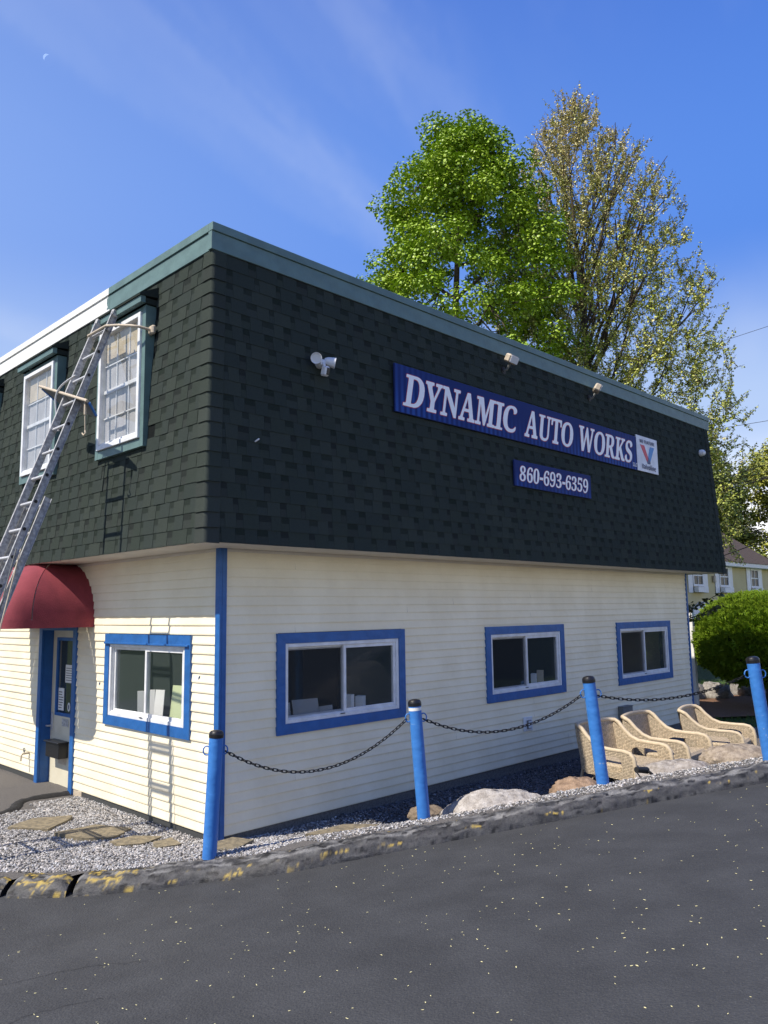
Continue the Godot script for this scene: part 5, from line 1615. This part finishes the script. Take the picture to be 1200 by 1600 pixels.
# ---------------------------------------------------------------- gravel and fallen seeds
func stone_mesh(sd: int) -> ArrayMesh:
	var mb := MB.new(); mb.blob(Vector3.ZERO, Vector3(1.0, 0.62, 0.8), 0.5, 0.09, sd, 6, 4, true)
	return mb.mesh(M.stone)
func make_gravel() -> void:
	var r := RandomNumberGenerator.new(); r.seed = 101
	var white := [[], [], []]; var wc := [[], [], []]; var dark := [[], [], []]; var dc := [[], [], []]
	var put := func(x: float, z: float) -> void:
		var d := bed_at(x, z, bed_d)
		if d < 0.30 or (x > 0.02 and z < 0.0): return
		if x < 0.05 and z < -3.25 + 0.1: return
		if x < -0.6 and z < -2.95 + 0.2 * (x + 1.2): return
		var h := bed_at(x, z, bed_h)
		# the terrace along the long wall is dark trap rock; the bank and the corner are pale
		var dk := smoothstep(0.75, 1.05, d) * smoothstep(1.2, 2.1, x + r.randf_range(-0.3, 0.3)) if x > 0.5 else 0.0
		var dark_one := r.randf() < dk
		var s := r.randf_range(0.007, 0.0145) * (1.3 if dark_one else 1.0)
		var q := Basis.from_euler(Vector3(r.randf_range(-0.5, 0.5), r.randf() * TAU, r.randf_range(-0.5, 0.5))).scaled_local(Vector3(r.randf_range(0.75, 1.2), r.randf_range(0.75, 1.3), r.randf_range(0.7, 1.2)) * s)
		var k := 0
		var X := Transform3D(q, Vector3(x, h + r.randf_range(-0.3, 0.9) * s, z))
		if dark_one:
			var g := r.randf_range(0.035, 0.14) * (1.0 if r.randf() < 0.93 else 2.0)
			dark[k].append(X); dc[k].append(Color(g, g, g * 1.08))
		else:
			var g := r.randf_range(0.16, 0.56) * (1.0 if r.randf() < 0.8 else 0.4)
			var warm := r.randf_range(-0.02, 0.09)
			white[k].append(X); wc[k].append(Color(g * (1 + warm), g, g * (1 - warm)))
	for i in 72000: put.call(r.randf_range(-3.4, 0.6), r.randf_range(-3.2, 0.9))
	for i in 84000:
		var x := r.randf_range(0.3, 8.5); var z := r.randf_range(-0.05, 5.2)
		put.call(x, z)
	for k in 1:
		var m := stone_mesh(110 + k)
		tag(swarm("pale_gravel", m, white[k], wc[k]), "pale crushed stone on the bank and round the corner", "gravel")
		tag(swarm("dark_gravel", m, dark[k], dc[k]), "dark crushed stone in the shade along the long wall", "gravel")
	# maple seeds dropped on the parking lot
	var sm := MB.new(); sm.blob(Vector3.ZERO, Vector3(0.0072, 0.0014, 0.0025), 0.1, 0.1, 120, 7, 4)
	var X := []
	for i in 1500:
		var x := r.randf_range(-4.2, 7.0); var z := r.randf_range(0.3, 8.0)
		var cl := 1.0 if r.randf() < 0.28 else 0.0
		if cl > 0 and X.size() > 5:
			var o: Vector3 = X[r.randi_range(0, X.size() - 1)].origin; x = o.x + r.randfn(0, 0.3); z = o.z + r.randfn(0, 0.3)
		if near_kerb(Vector2(x, z))[0] > -0.03: continue
		X.append(Transform3D(Basis.from_euler(Vector3(r.randf_range(-0.15, 0.15), r.randf() * TAU, r.randf_range(-0.15, 0.15))).scaled(Vector3.ONE * r.randf_range(0.7, 1.35)), Vector3(x, road_y(x, z) + 0.0025, z)))
	tag(swarm("fallen_seeds", sm.mesh(M.seed), X, []), "pale tree seeds scattered over the asphalt", "seeds")

# ---------------------------------------------------------------- house beyond
func make_house() -> void:
	var t := thing("yellow_house", "yellow clapboard house with brown hip roof and white shuttered windows", "house", Vector3(0, -0.7, 0))
	var x0 := 27.0; var x1 := 45.3; var z0 := -10.0; var z1 := -19.0; var hy := 5.15
	var wins := [[34.35, 35.45], [37.65, 38.75], [42.05, 43.15]]
	var low_wins := [[41.9, 43.1], [38.4, 39.6]]
	var hs := []
	var f := Transform3D(Basis(), Vector3(0, 0, z0))
	var wl := MB.new()
	wl.box(Vector3(x0, 0, z1), Vector3(x1, hy, z0))
	obj("wall", wl, M.house, t)
	var cb := MB.new()      # clapboard shadow edges
	for k in 38:
		cb.box(Vector3(x0 + 0.01, 0.2 + k * 0.13, z0 + 0.001), Vector3(x1 - 0.01, 0.212 + k * 0.13, z0 + 0.012))
	obj("clapboards", cb, M.house, t).set_meta("kind", "stuff")
	var win := func(u0: float, u1: float, v0: float, v1: float, sh: bool) -> void:
		var fr := MB.new()
		ring(fr, u0 - 0.07, u1 + 0.07, v0 - 0.07, v1 + 0.07, 0.1, z0 + 0.013, z0 + 0.07)
		fr.box(Vector3(u0, (v0 + v1) / 2 - 0.03, z0 + 0.02), Vector3(u1, (v0 + v1) / 2 + 0.03, z0 + 0.06))
		fr.box(Vector3((u0 + u1) / 2 - 0.02, v0, z0 + 0.02), Vector3((u0 + u1) / 2 + 0.02, v1, z0 + 0.05))
		var w := obj("window", fr, M.white_trim, t)
		var pn := MB.new(); pn.box(Vector3(u0, v0, z0 + 0.014), Vector3(u1, v1, z0 + 0.03)); obj("pane", pn, M.black_rubber, w)
		if sh:
			for s in [[u0 - 0.62, u0 - 0.1], [u1 + 0.1, u1 + 0.62]]:
				var m := MB.new(); m.bbox(Vector3(s[0], v0 - 0.4, z0 + 0.013), Vector3(s[1], v1 + 0.1, z0 + 0.05), 0.008); obj("shutter", m, M.white_trim, t)
			var fb := MB.new(); fb.bbox(Vector3(u0 - 0.05, v0 - 0.38, z0 + 0.06), Vector3(u1 + 0.05, v0 - 0.1, z0 + 0.3), 0.01); obj("flower_box", fb, M.white_trim, t)
	for w in wins: win.call(w[0], w[1], 4.0, 4.95, true)
	for w in low_wins: win.call(w[0], w[1], 1.0, 2.2, true)
	var dr := MB.new()
	dr.bbox(Vector3(33.6, 0.1, z0 + 0.013), Vector3(33.95, 2.35, z0 + 0.14), 0.01); dr.bbox(Vector3(35.85, 0.1, z0 + 0.013), Vector3(36.2, 2.35, z0 + 0.14), 0.01)
	dr.bbox(Vector3(33.4, 2.35, z0 + 0.013), Vector3(36.4, 2.6, z0 + 0.25), 0.01)
	dr.T = Transform3D(Basis(), Vector3(0, 0, z0 + 0.013)); dr.prism([Vector2(33.4, 2.605), Vector2(36.4, 2.605), Vector2(34.9, 3.15)], 0, 0.22)
	var do_ := obj("door_surround", dr, M.white_trim, t)
	var dl := MB.new(); dl.bbox(Vector3(33.96, 0.1, z0 + 0.013), Vector3(35.84, 2.34, z0 + 0.06), 0.01); obj("door", dl, M.sign_white, t)
	var dg := MB.new(); dg.box(Vector3(34.4, 1.35, z0 + 0.061), Vector3(35.4, 2.15, z0 + 0.068)); obj("door_glass", dg, M.black_rubber, do_)
	var la := MB.new(); la.bbox(Vector3(40.0, 3.2, z0 + 0.02), Vector3(40.25, 3.6, z0 + 0.25), 0.03); obj("wall_lamp", la, M.dark, t)
	var bh := MB.new(); bh.bbox(Vector3(36.7, 4.15, z0 + 0.02), Vector3(36.9, 4.5, z0 + 0.15), 0.02); obj("bird_box", bh, M.putty, t)
	var co := MB.new(); co.bbox(Vector3(x1 - 0.12, 0, z0), Vector3(x1 + 0.02, hy, z0 + 0.03), 0.005); obj("corner_board", co, M.white_trim, t)
	var ea := MB.new(); ea.bbox(Vector3(x0 - 0.4, hy - 0.12, z1 - 0.4), Vector3(x1 + 0.4, hy + 0.12, z0 + 0.4), 0.02); obj("eave", ea, M.white_trim, t)
	var ro := MB.new()
	var A := Vector3(x0 - 0.45, hy + 0.121, z0 + 0.45); var B := Vector3(x1 + 0.45, hy + 0.121, z0 + 0.45); var C := Vector3(x1 + 0.45, hy + 0.121, z1 - 0.45); var D := Vector3(x0 - 0.45, hy + 0.121, z1 - 0.45)
	var E := Vector3(x0 + 4.5, 9.6, -14.5); var F := Vector3(x1 - 4.5, 9.6, -14.5)
	ro.quad(A, B, F, E); ro.tri(B, C, F); ro.quad(C, D, E, F); ro.tri(D, A, E)
	obj("roof", ro, M.house_roof, t)
	# white vinyl post with a grey box, nearer
	var p := thing("white_post", "white square post seen past the building's far edge", "post", Vector3(15.62, ground_y(15.6, -2.0), -2.0))
	var pb := MB.new(); pb.bbox(Vector3(-0.07, 0, -0.07), Vector3(0.07, 2.5, 0.07), 0.008); obj("shaft", pb, M.white_trim, p)
	var pc := MB.new(); pc.bbox(Vector3(-0.085, 2.5, -0.085), Vector3(0.085, 2.54, 0.085), 0.01); obj("cap", pc, M.white_trim, p)
	var px := MB.new(); px.bbox(Vector3(-0.06, 1.85, 0.071), Vector3(0.06, 2.05, 0.12), 0.01); obj("meter_box", px, M.conduit, p)
	for k in 3:
		var s := MB.new(); s.col = L(168, 164, 158)
		var sp: Vector3 = [Vector3(16.9, 0, -2.9), Vector3(17.8, 0, -2.4), Vector3(19.4, 0, -2.0)][k]
		s.blob(Vector3.ZERO, [Vector3(0.7, 0.5, 0.5), Vector3(0.5, 0.35, 0.45), Vector3(0.8, 0.5, 0.5)][k], 0.4, 0.09, 130 + k, 20, 12)
		var o := obj("garden_boulder", s, M.rock); o.position = sp + Vector3(0, ground_y(sp.x, sp.z) + 0.1, 0)
		tag(o, ["pale boulder left of the clipped bush by the wall end", "low pale boulder under the clipped bush", "pale boulder behind the fourth bollard under the bush"][k], "rock", "boulders under the bush")

# ---------------------------------------------------------------- trees
func leaf_mesh(m: Material) -> ArrayMesh:
	# one broad leaf, folded along its midrib, hanging along -y
	var mb := MB.new()
	var b := Vector3(0, 0, 0); var tip := Vector3(0, -1.0, 0.12); var mid := Vector3(0, -0.45, 0.08)
	for s in [-1.0, 1.0]:
		var l1 := Vector3(0.42 * s, -0.22, -0.06); var l2 := Vector3(0.5 * s, -0.62, -0.04)
		if s > 0:
			mb.tri(b, mid, l1); mb.tri(mid, l2, l1); mb.tri(mid, tip, l2)
		else:
			mb.tri(b, l1, mid); mb.tri(mid, l1, l2); mb.tri(mid, l2, tip)
	return mb.mesh(m)
func prof_at(P: Array, y: float) -> float:
	for i in P.size() - 1:
		if y >= P[i][0] and y <= P[i + 1][0]: return lerpf(P[i][1], P[i + 1][1], (y - P[i][0]) / (P[i + 1][0] - P[i][0]))
	return 0.0
func limb(mb: MB, a: Vector3, b: Vector3, r0: float, r1: float, rise: float, r: RandomNumberGenerator, seg := 6, sides := 6) -> Array:
	var P := []; var R := []
	var j := Vector3(r.randf_range(-1, 1), r.randf_range(-0.3, 0.3), r.randf_range(-1, 1)) * a.distance_to(b) * 0.07
	for k in seg + 1:
		var f := float(k) / seg
		P.append(a.lerp(b, f) - Vector3(0, rise * f * (1 - f), 0) + j * sin(f * PI) + Vector3(r.randf_range(-1, 1), 0, r.randf_range(-1, 1)) * 0.015 * a.distance_to(b) * (1.0 if k > 0 and k < seg else 0.0))
		R.append(lerpf(r0, r1, f))
	mb.tube(P, R, sides, false)
	return P
func leaf_basis(r: RandomNumberGenerator, outward: Vector3, s: float, droop: float) -> Basis:
	# leaf hangs along -y of its own axes; its face (+z) looks out and up
	var n := (outward * 0.8 + Vector3(0, 0.75, 0) + Vector3(r.randfn(0, 0.5), r.randfn(0, 0.4), r.randfn(0, 0.5))).normalized()
	var d := (Vector3(0, -1, 0) * droop + outward * 0.6 + Vector3(r.randfn(0, 0.6), r.randfn(0, 0.3), r.randfn(0, 0.6)))
	d = (d - n * d.dot(n)).normalized()
	var x := (-d).cross(n).normalized()
	return Basis(x, -d, n).scaled(Vector3(s, s, s))

func dense_tree(called: String, lab: String, base: Vector3, prof: Array, puffs: int, per: int, leaf: float, psize: Vector2, ca: Color, cb: Color, sd: int, trunk_r: float) -> void:
	var r := RandomNumberGenerator.new(); r.seed = sd
	var t := thing(called, lab, "tree", base)
	var y0: float = prof[0][0]; var y1: float = prof[-1][0]
	var tr := MB.new(); var P := []; var R := []
	for k in 11:
		var f := k / 10.0; P.append(Vector3(0.25 * sin(f * 4 + sd), f * y1 * 0.94, 0.25 * cos(f * 3 + sd) - 0.25)); R.append(lerpf(trunk_r, 0.03, pow(f, 0.8)))
	tr.tube(P, R, 10, false)
	obj("trunk", tr, M.bark, t)
	var br := MB.new(); var X := []; var C := []
	var n := 0
	var lob := FastNoiseLite.new(); lob.seed = sd + 3; lob.frequency = 0.42
	var main := []
	for k in 26:     # main limbs
		var y := lerpf(y0, y1 * 0.9, (k + 0.5) / 26.0); var a := k * 2.4 + r.randf_range(-0.4, 0.4)
		var rr := prof_at(prof, y) * 0.72
		var ys := maxf(y0 * 0.7, y - rr * r.randf_range(0.5, 0.9))
		var f := ys / (y1 * 0.94) * 10.0; var p: Vector3 = P[int(f)].lerp(P[mini(int(f) + 1, 10)], f - int(f))
		var e := Vector3(cos(a) * rr, y, sin(a) * rr)
		main.append(limb(br, p, e, lerpf(0.13, 0.05, y / y1) * trunk_r / 0.35, 0.02, 0.35, r))
	while n < puffs:
		var y := lerpf(y0, y1, r.randf())
		var rm := prof_at(prof, y)
		if r.randf() > 0.25 + rm / 4.0: continue
		var a := r.randf() * TAU; var k := sqrt(r.randf_range(0.22, 1.0))
		rm *= 1.0 + 0.42 * lob.get_noise_3d(cos(a) * 3.0, y * 0.9, sin(a) * 3.0)
		var c := Vector3(cos(a) * rm * k, y + r.randf_range(-0.2, 0.2), sin(a) * rm * k)
		var ps := r.randf_range(psize.x, psize.y)
		# twig from the nearest limb
		var bd := 1e9; var bp := Vector3.ZERO
		for m in main:
			for q in range(2, m.size()):
				var d2: float = c.distance_squared_to(m[q])
				if d2 < bd: bd = d2; bp = m[q]
		limb(br, bp, c, 0.028, 0.008, 0.1, r, 3, 4)
		var shade := r.randf()
		for i in int(per * ps / psize.y):
			var d := Vector3(r.randfn(), r.randfn() * 0.8 + 0.25, r.randfn()).normalized()
			var pr := ps * pow(r.randf(), 0.38)
			var pos := c + d * pr * Vector3(1, 0.75, 1)
			X.append(Transform3D(leaf_basis(r, d, leaf * r.randf_range(0.6, 1.2), 0.7), pos))
			C.append(ca.lerp(cb, clampf(shade * 0.6 + r.randf() * 0.4, 0, 1)))
		n += 1
	obj("branches", br, M.bark, t)
	swarm("crown", leaf_mesh(M.leaf), X, C, t)

func airy_tree(called: String, lab: String, base: Vector3, prof: Array, twigs: int, sd: int, reach: Vector3) -> void:
	# a maple just coming into leaf: rising limbs, long upright whips, small tufts along them
	var r := RandomNumberGenerator.new(); r.seed = sd
	var t := thing(called, lab, "tree", base)
	var y0: float = prof[0][0]; var y1: float = prof[-1][0]
	var tr := MB.new(); var P := []; var R := []
	for k in 13:
		var f := k / 12.0; P.append(Vector3(0.3 * sin(f * 3), f * y1 * 0.9, 0.2 * sin(f * 5)) - Vector3(0.6, 0, -0.3) * f * f); R.append(lerpf(0.34, 0.03, pow(f, 0.75)))
	tr.tube(P, R, 10, false)
	obj("trunk", tr, M.bark, t)
	var br := MB.new(); var nodes := []
	for k in 34:
		var f0 := lerpf(0.16, 0.8, pow(r.randf(), 0.9)); var a := k * 2.4 + r.randf_range(-0.3, 0.3)
		var p: Vector3 = P[int(f0 * 12)].lerp(P[mini(int(f0 * 12) + 1, 12)], f0 * 12 - int(f0 * 12))
		var up := r.randf_range(3.0, 7.0)
		var ye := minf(p.y + up, y1 * 0.86)
		var rr := prof_at(prof, ye) * r.randf_range(0.45, 0.72)
		var e := Vector3(cos(a) * rr, ye, sin(a) * rr) + reach * clampf(1.0 - (ye - y0) / (y1 - y0), 0, 1) * maxf(0.0, Vector3(cos(a), 0, sin(a)).dot(reach.normalized())) * 0.8
		var L1 := limb(br, p, e, lerpf(0.12, 0.05, f0), 0.022, up * 0.25, r, 7, 6)
		for q in range(2, L1.size()): nodes.append(L1[q])
		for j in 5:
			var s: Vector3 = L1[r.randi_range(2, 6)]
			var b := a + r.randf_range(-1.0, 1.0)
			var e2 := s + Vector3(cos(b) * r.randf_range(0.6, 1.8), r.randf_range(0.8, 2.4), sin(b) * r.randf_range(0.6, 1.8))
			var L2 := limb(br, s, e2, 0.034, 0.012, 0.3, r, 4, 5)
			for q in range(1, L2.size()): nodes.append(L2[q])
	for k in range(4, 13): nodes.append(P[k])
	var X := []; var C := []
	var n := 0; var tries := 0
	while n < twigs and tries < twigs * 12:
		tries += 1
		var ty := lerpf(y0, y1, r.randf()); var ta := r.randf() * TAU
		var tdir := Vector3(cos(ta), 0, sin(ta))
		var hi := clampf((ty - y0) / (y1 - y0), 0, 1)
		var rm := prof_at(prof, ty) + reach.length() * 0.55 * (1 - hi) * maxf(0, tdir.dot(reach.normalized()))
		if r.randf() > 0.2 + rm / 6.5: continue
		var e := tdir * rm * sqrt(r.randf()) + Vector3(0, ty, 0)
		var s := Vector3.ZERO; var bd := 1e9
		for q in nodes:
			var v: Vector3 = e - q
			var dd := v.length() + 1.4 * maxf(0.0, 0.35 * v.length() - v.y)
			if dd < bd: bd = dd; s = q
		if bd > 3.2: continue
		var out := Vector3(s.x, 0, s.z); out = out.normalized() if out.length() > 0.2 else tdir
		var len := s.distance_to(e)
		if len < 0.5: e = s + Vector3(r.randfn(0, 0.2), 0.6, r.randfn(0, 0.2)) + out * 0.2; len = s.distance_to(e)
		if r.randf() < 0.5: nodes.append(s.lerp(e, 0.6))
		n += 1
		var tp := limb(br, s, e, 0.012, 0.004, len * 0.22, r, 4, 4)
		# brownish keys high up and inside, green leaves lower and to the east
		var brown := clampf(smoothstep(0.45, 0.95, hi) * 0.72 + r.randfn(0, 0.22) - 0.12 * out.x, 0, 1)
		var m := int(maxf(len, 0.8) * lerpf(11, 8, hi))
		for i in m:
			var f := lerpf(0.15, 1.0, i / float(m)) * 4.0
			var p: Vector3 = tp[int(f)].lerp(tp[mini(int(f) + 1, 4)], f - int(f))
			var green_c := L(186, 188, 84).lerp(L(154, 170, 62), r.randf()); var br_c := L(218, 200, 166).lerp(L(206, 194, 130), r.randf())
			var c := green_c.lerp(br_c, clampf(brown + r.randfn(0, 0.12), 0, 1))
			for q in 3:
				var d := Vector3(r.randfn(), r.randfn(), r.randfn()).normalized()
				X.append(Transform3D(leaf_basis(r, d, r.randf_range(0.04, 0.088), 0.9), p + d * 0.05)); C.append(c)
	obj("branches", br, M.bark, t)
	swarm("crown", leaf_mesh(M.leaf), X, C, t)

func make_trees() -> void:
	var gy := -0.4
	dense_tree("maple_tree", "dense bright green maple rising behind the roof, left of the bare crown", Vector3(17.0, gy, -10.3), [[4.5, 2.4], [8.0, 3.8], [12.5, 3.85], [14.5, 3.5], [16.5, 3.1], [18.3, 2.3], [19.8, 1.4], [20.9, 0.4]], 400, 460, 0.105, Vector2(0.35, 0.85), L(126, 158, 28), L(152, 176, 42), 141, 0.38)
	airy_tree("budding_maple_tree", "tall half bare maple with brownish young leaves behind the roof's right part", Vector3(22.55, gy, -8.75), [[4.0, 4.0], [8.0, 5.0], [11.5, 4.8], [13.5, 4.5], [16.0, 4.1], [18.5, 3.5], [20.8, 2.3], [22.4, 1.0], [23.4, 0.3]], 6800, 142, Vector3(1.4, 0, 2.7))
	dense_tree("dark_green_tree", "darker green tree just right of the roof end, behind the yellow house", Vector3(54.5, gy - 0.3, -18.5), [[3, 2.2], [7.0, 4.6], [11.0, 4.2], [14.0, 2.6], [16.6, 0.4]], 230, 220, 0.2, Vector2(0.5, 1.1), L(104, 116, 48), L(122, 134, 56), 143, 0.3)
	dense_tree("yellow_green_tree", "yellow green tree farther right behind the house", Vector3(60, gy - 0.6, -13.5), [[3, 3.0], [7, 5.2], [11, 4.6], [14, 2.8], [16.5, 0.5]], 200, 240, 0.2, Vector2(0.6, 1.3), L(138, 142, 46), L(150, 152, 60), 144, 0.35)
	dense_tree("yellow_green_tree", "rounded yellow green tree behind the house roof's left part", Vector3(58, gy - 0.6, -20.5), [[3, 3.4], [7, 5.6], [10, 4.8], [13, 2.4], [15, 0.4]], 190, 240, 0.2, Vector2(0.6, 1.3), L(124, 134, 44), L(140, 146, 52), 145, 0.35)
	dense_tree("pale_green_tree", "pale green tree behind the right end of the house", Vector3(66, gy - 0.8, -10.5), [[2, 3.0], [6, 5.4], [9, 4.6], [12, 2.2], [13.5, 0.4]], 180, 230, 0.2, Vector2(0.6, 1.3), L(146, 150, 66), L(132, 142, 58), 146, 0.35)
	# young tree whose leafy branch reaches past the building's far corner
	var t := thing("young_cherry_tree", "slim young tree with one leafy branch before the yellow house", "tree", Vector3(12.35, -0.35, -1.05))
	var r := RandomNumberGenerator.new(); r.seed = 147
	var tb := MB.new(); tb.tube([Vector3(0, 0, 0), Vector3(-0.05, 1.2, 0.02), Vector3(-0.02, 2.3, 0.0), Vector3(-0.05, 3.0, -0.05)], [0.05, 0.04, 0.03, 0.01], 8); obj("trunk", tb, M.bark, t)
	var bb := MB.new(); var X := []; var C := []
	for e in [Vector3(-0.12, 2.85, 1.28), Vector3(-0.1, 2.6, 1.2), Vector3(-0.15, 2.6, 0.6), Vector3(-0.5, 2.8, -0.7)]:
		var P := limb(bb, Vector3(-0.02, 2.2, 0), e, 0.016, 0.005, 0.08, r, 6, 5)
		for i in 70:
			var f := r.randf_range(0.25, 1.0) * 6.0; var p: Vector3 = P[int(f)].lerp(P[mini(int(f) + 1, 6)], f - int(f))
			var d := Vector3(r.randfn(), r.randfn(), r.randfn()).normalized()
			X.append(Transform3D(leaf_basis(r, d, r.randf_range(0.05, 0.1), 0.8), p + d * 0.04)); C.append(L(88, 96, 52).lerp(L(72, 84, 44), r.randf()))
	obj("branches", bb, M.bark, t); swarm("leaves", leaf_mesh(M.leaf), X, C, t)

# ---------------------------------------------------------------- bushes and lawn
func clipped_bush(lab: String, base: Vector3, rad: Vector3, n: int, sd: int, ca: Color, cb: Color) -> void:
	var r := RandomNumberGenerator.new(); r.seed = sd
	var t := thing("clipped_bush", lab, "bush", base)
	var tk := MB.new()
	for k in 7:
		var a := k * 0.9; tk.tube([Vector3(0.1 * cos(a), -0.1, 0.1 * sin(a)), Vector3(0.25 * cos(a), 0.4, 0.25 * sin(a)), Vector3(0.7 * cos(a), 1.0, 0.7 * sin(a))], [0.06, 0.045, 0.02], 6)
	obj("trunk", tk, M.bark, t)
	var h := rad.y
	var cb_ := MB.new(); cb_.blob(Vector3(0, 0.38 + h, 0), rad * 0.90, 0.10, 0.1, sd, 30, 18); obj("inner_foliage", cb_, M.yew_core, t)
	# spray of young shoots
	var sp := MB.new()
	for k in 5:
		var a := k * TAU / 5.0
		var d := Vector3(cos(a) * 0.5, 1.0, sin(a) * 0.5).normalized()
		var s := d.cross(Vector3(sin(a), 0.2, -cos(a))).normalized()
		sp.tri(s * 0.13, d * 1.0, -s * 0.13); sp.tri(s * 0.3 + d * 0.45, d * 0.85, -s * 0.02 + d * 0.4)
	var X := []; var C := []
	var fn := FastNoiseLite.new(); fn.seed = sd; fn.frequency = 0.9
	for i in n:
		var d := Vector3(r.randfn(), r.randfn(), r.randfn()).normalized()
		# flat underside, domed top
		var q := Vector3(d.x, d.y if d.y > 0 else d.y * 0.92, d.z)
		var k := 1.0 + 0.07 * fn.get_noise_3dv(q * 2.5) + r.randfn(0, 0.02)
		var p := Vector3(0, 0.38 + h, 0) + q * rad * k * r.randf_range(0.9, 1.0)
		var up := (d * 0.9 + Vector3(0, 0.6, 0) + Vector3(r.randfn(0, 0.35), r.randfn(0, 0.3), r.randfn(0, 0.35))).normalized()
		var x := up.cross(Vector3(r.randfn(), r.randfn(), r.randfn())).normalized()
		X.append(Transform3D(Basis(x, up, x.cross(up)).scaled(Vector3.ONE * r.randf_range(0.07, 0.15)), p))
		C.append(ca.lerp(cb, r.randf()))
	swarm("foliage", sp.mesh(M.yew), X, C, t)

func make_bushes() -> void:
	clipped_bush("large clipped dome bush, bright on top and shaded below, behind the fourth bollard", Vector3(16.7, -0.28, -0.62), Vector3(1.7, 1.2, 1.75), 26000, 151, L(104, 136, 22), L(128, 152, 30))
	clipped_bush("loose green bush on the lawn across from the far window", Vector3(18.5, ground_y(18.5, 5.2), 5.2), Vector3(1.9, 1.6, 1.9), 9000, 152, L(88, 118, 30), L(104, 130, 34))
	# lawn blades where the grass shows
	var r := RandomNumberGenerator.new(); r.seed = 155
	var bl := MB.new(); bl.tri(Vector3(-0.06, 0, 0), Vector3(0.06, 0, 0), Vector3(0.02, 0.6, 0.12)); bl.tri(Vector3(-0.03, 0, 0.1), Vector3(0.05, 0, 0.08), Vector3(-0.1, 0.5, 0.2)); bl.tri(Vector3(0, 0, -0.1), Vector3(0.08, 0, -0.1), Vector3(0.15, 0.55, -0.2))
	var X := []; var C := []
	for i in 26000:
		var x := r.randf_range(11.2, 24.0); var z := r.randf_range(-6.0, 4.5)
		if Vector2((x - 17.0) / 4.0, (z + 2.4) / 2.6).length() < 1.0: continue
		var y := ground_y(x, z)
		X.append(Transform3D(Basis(Vector3.UP, r.randf() * TAU).scaled(Vector3.ONE * r.randf_range(0.06, 0.13)), Vector3(x, y, z))); C.append(L(70, 98, 36).lerp(L(96, 122, 52), r.randf()))
	tag(swarm("lawn_grass", bl.mesh(M.yew), X, C), "short lawn grass beyond the building end", "grass")

func make_moon() -> void:
	var mb := MB.new(); var P := []
	for k in 13:
		var a := lerpf(-PI / 2, PI / 2, k / 12.0); P.append(Vector2(-cos(a) * 5.5, sin(a) * 5.5))
	for k in range(11, 0, -1):
		var a := lerpf(-PI / 2, PI / 2, k / 12.0); P.append(Vector2(-cos(a) * 2.2, sin(a) * 5.3))
	P.reverse()
	mb.prism(P, -1.5, 1.5)
	var m := StandardMaterial3D.new(); m.albedo_color = S(200, 205, 215); m.roughness = 1.0
	m.emission_enabled = true; m.emission = S(112, 146, 206)
	var o := obj("moon", mb, m)
	var d := Vector3(0.288, 0.573, -0.768).normalized()
	o.look_at_from_position(Vector3(-4.526, 2.185, 6.855) + d * 1500.0, Vector3(-4.526, 2.185, 6.855) + d * 3000.0, Vector3.UP)
	o.rotate_object_local(Vector3(0, 0, 1), -0.6)
	tag(o, "faint white crescent moon high in the upper left sky", "moon")
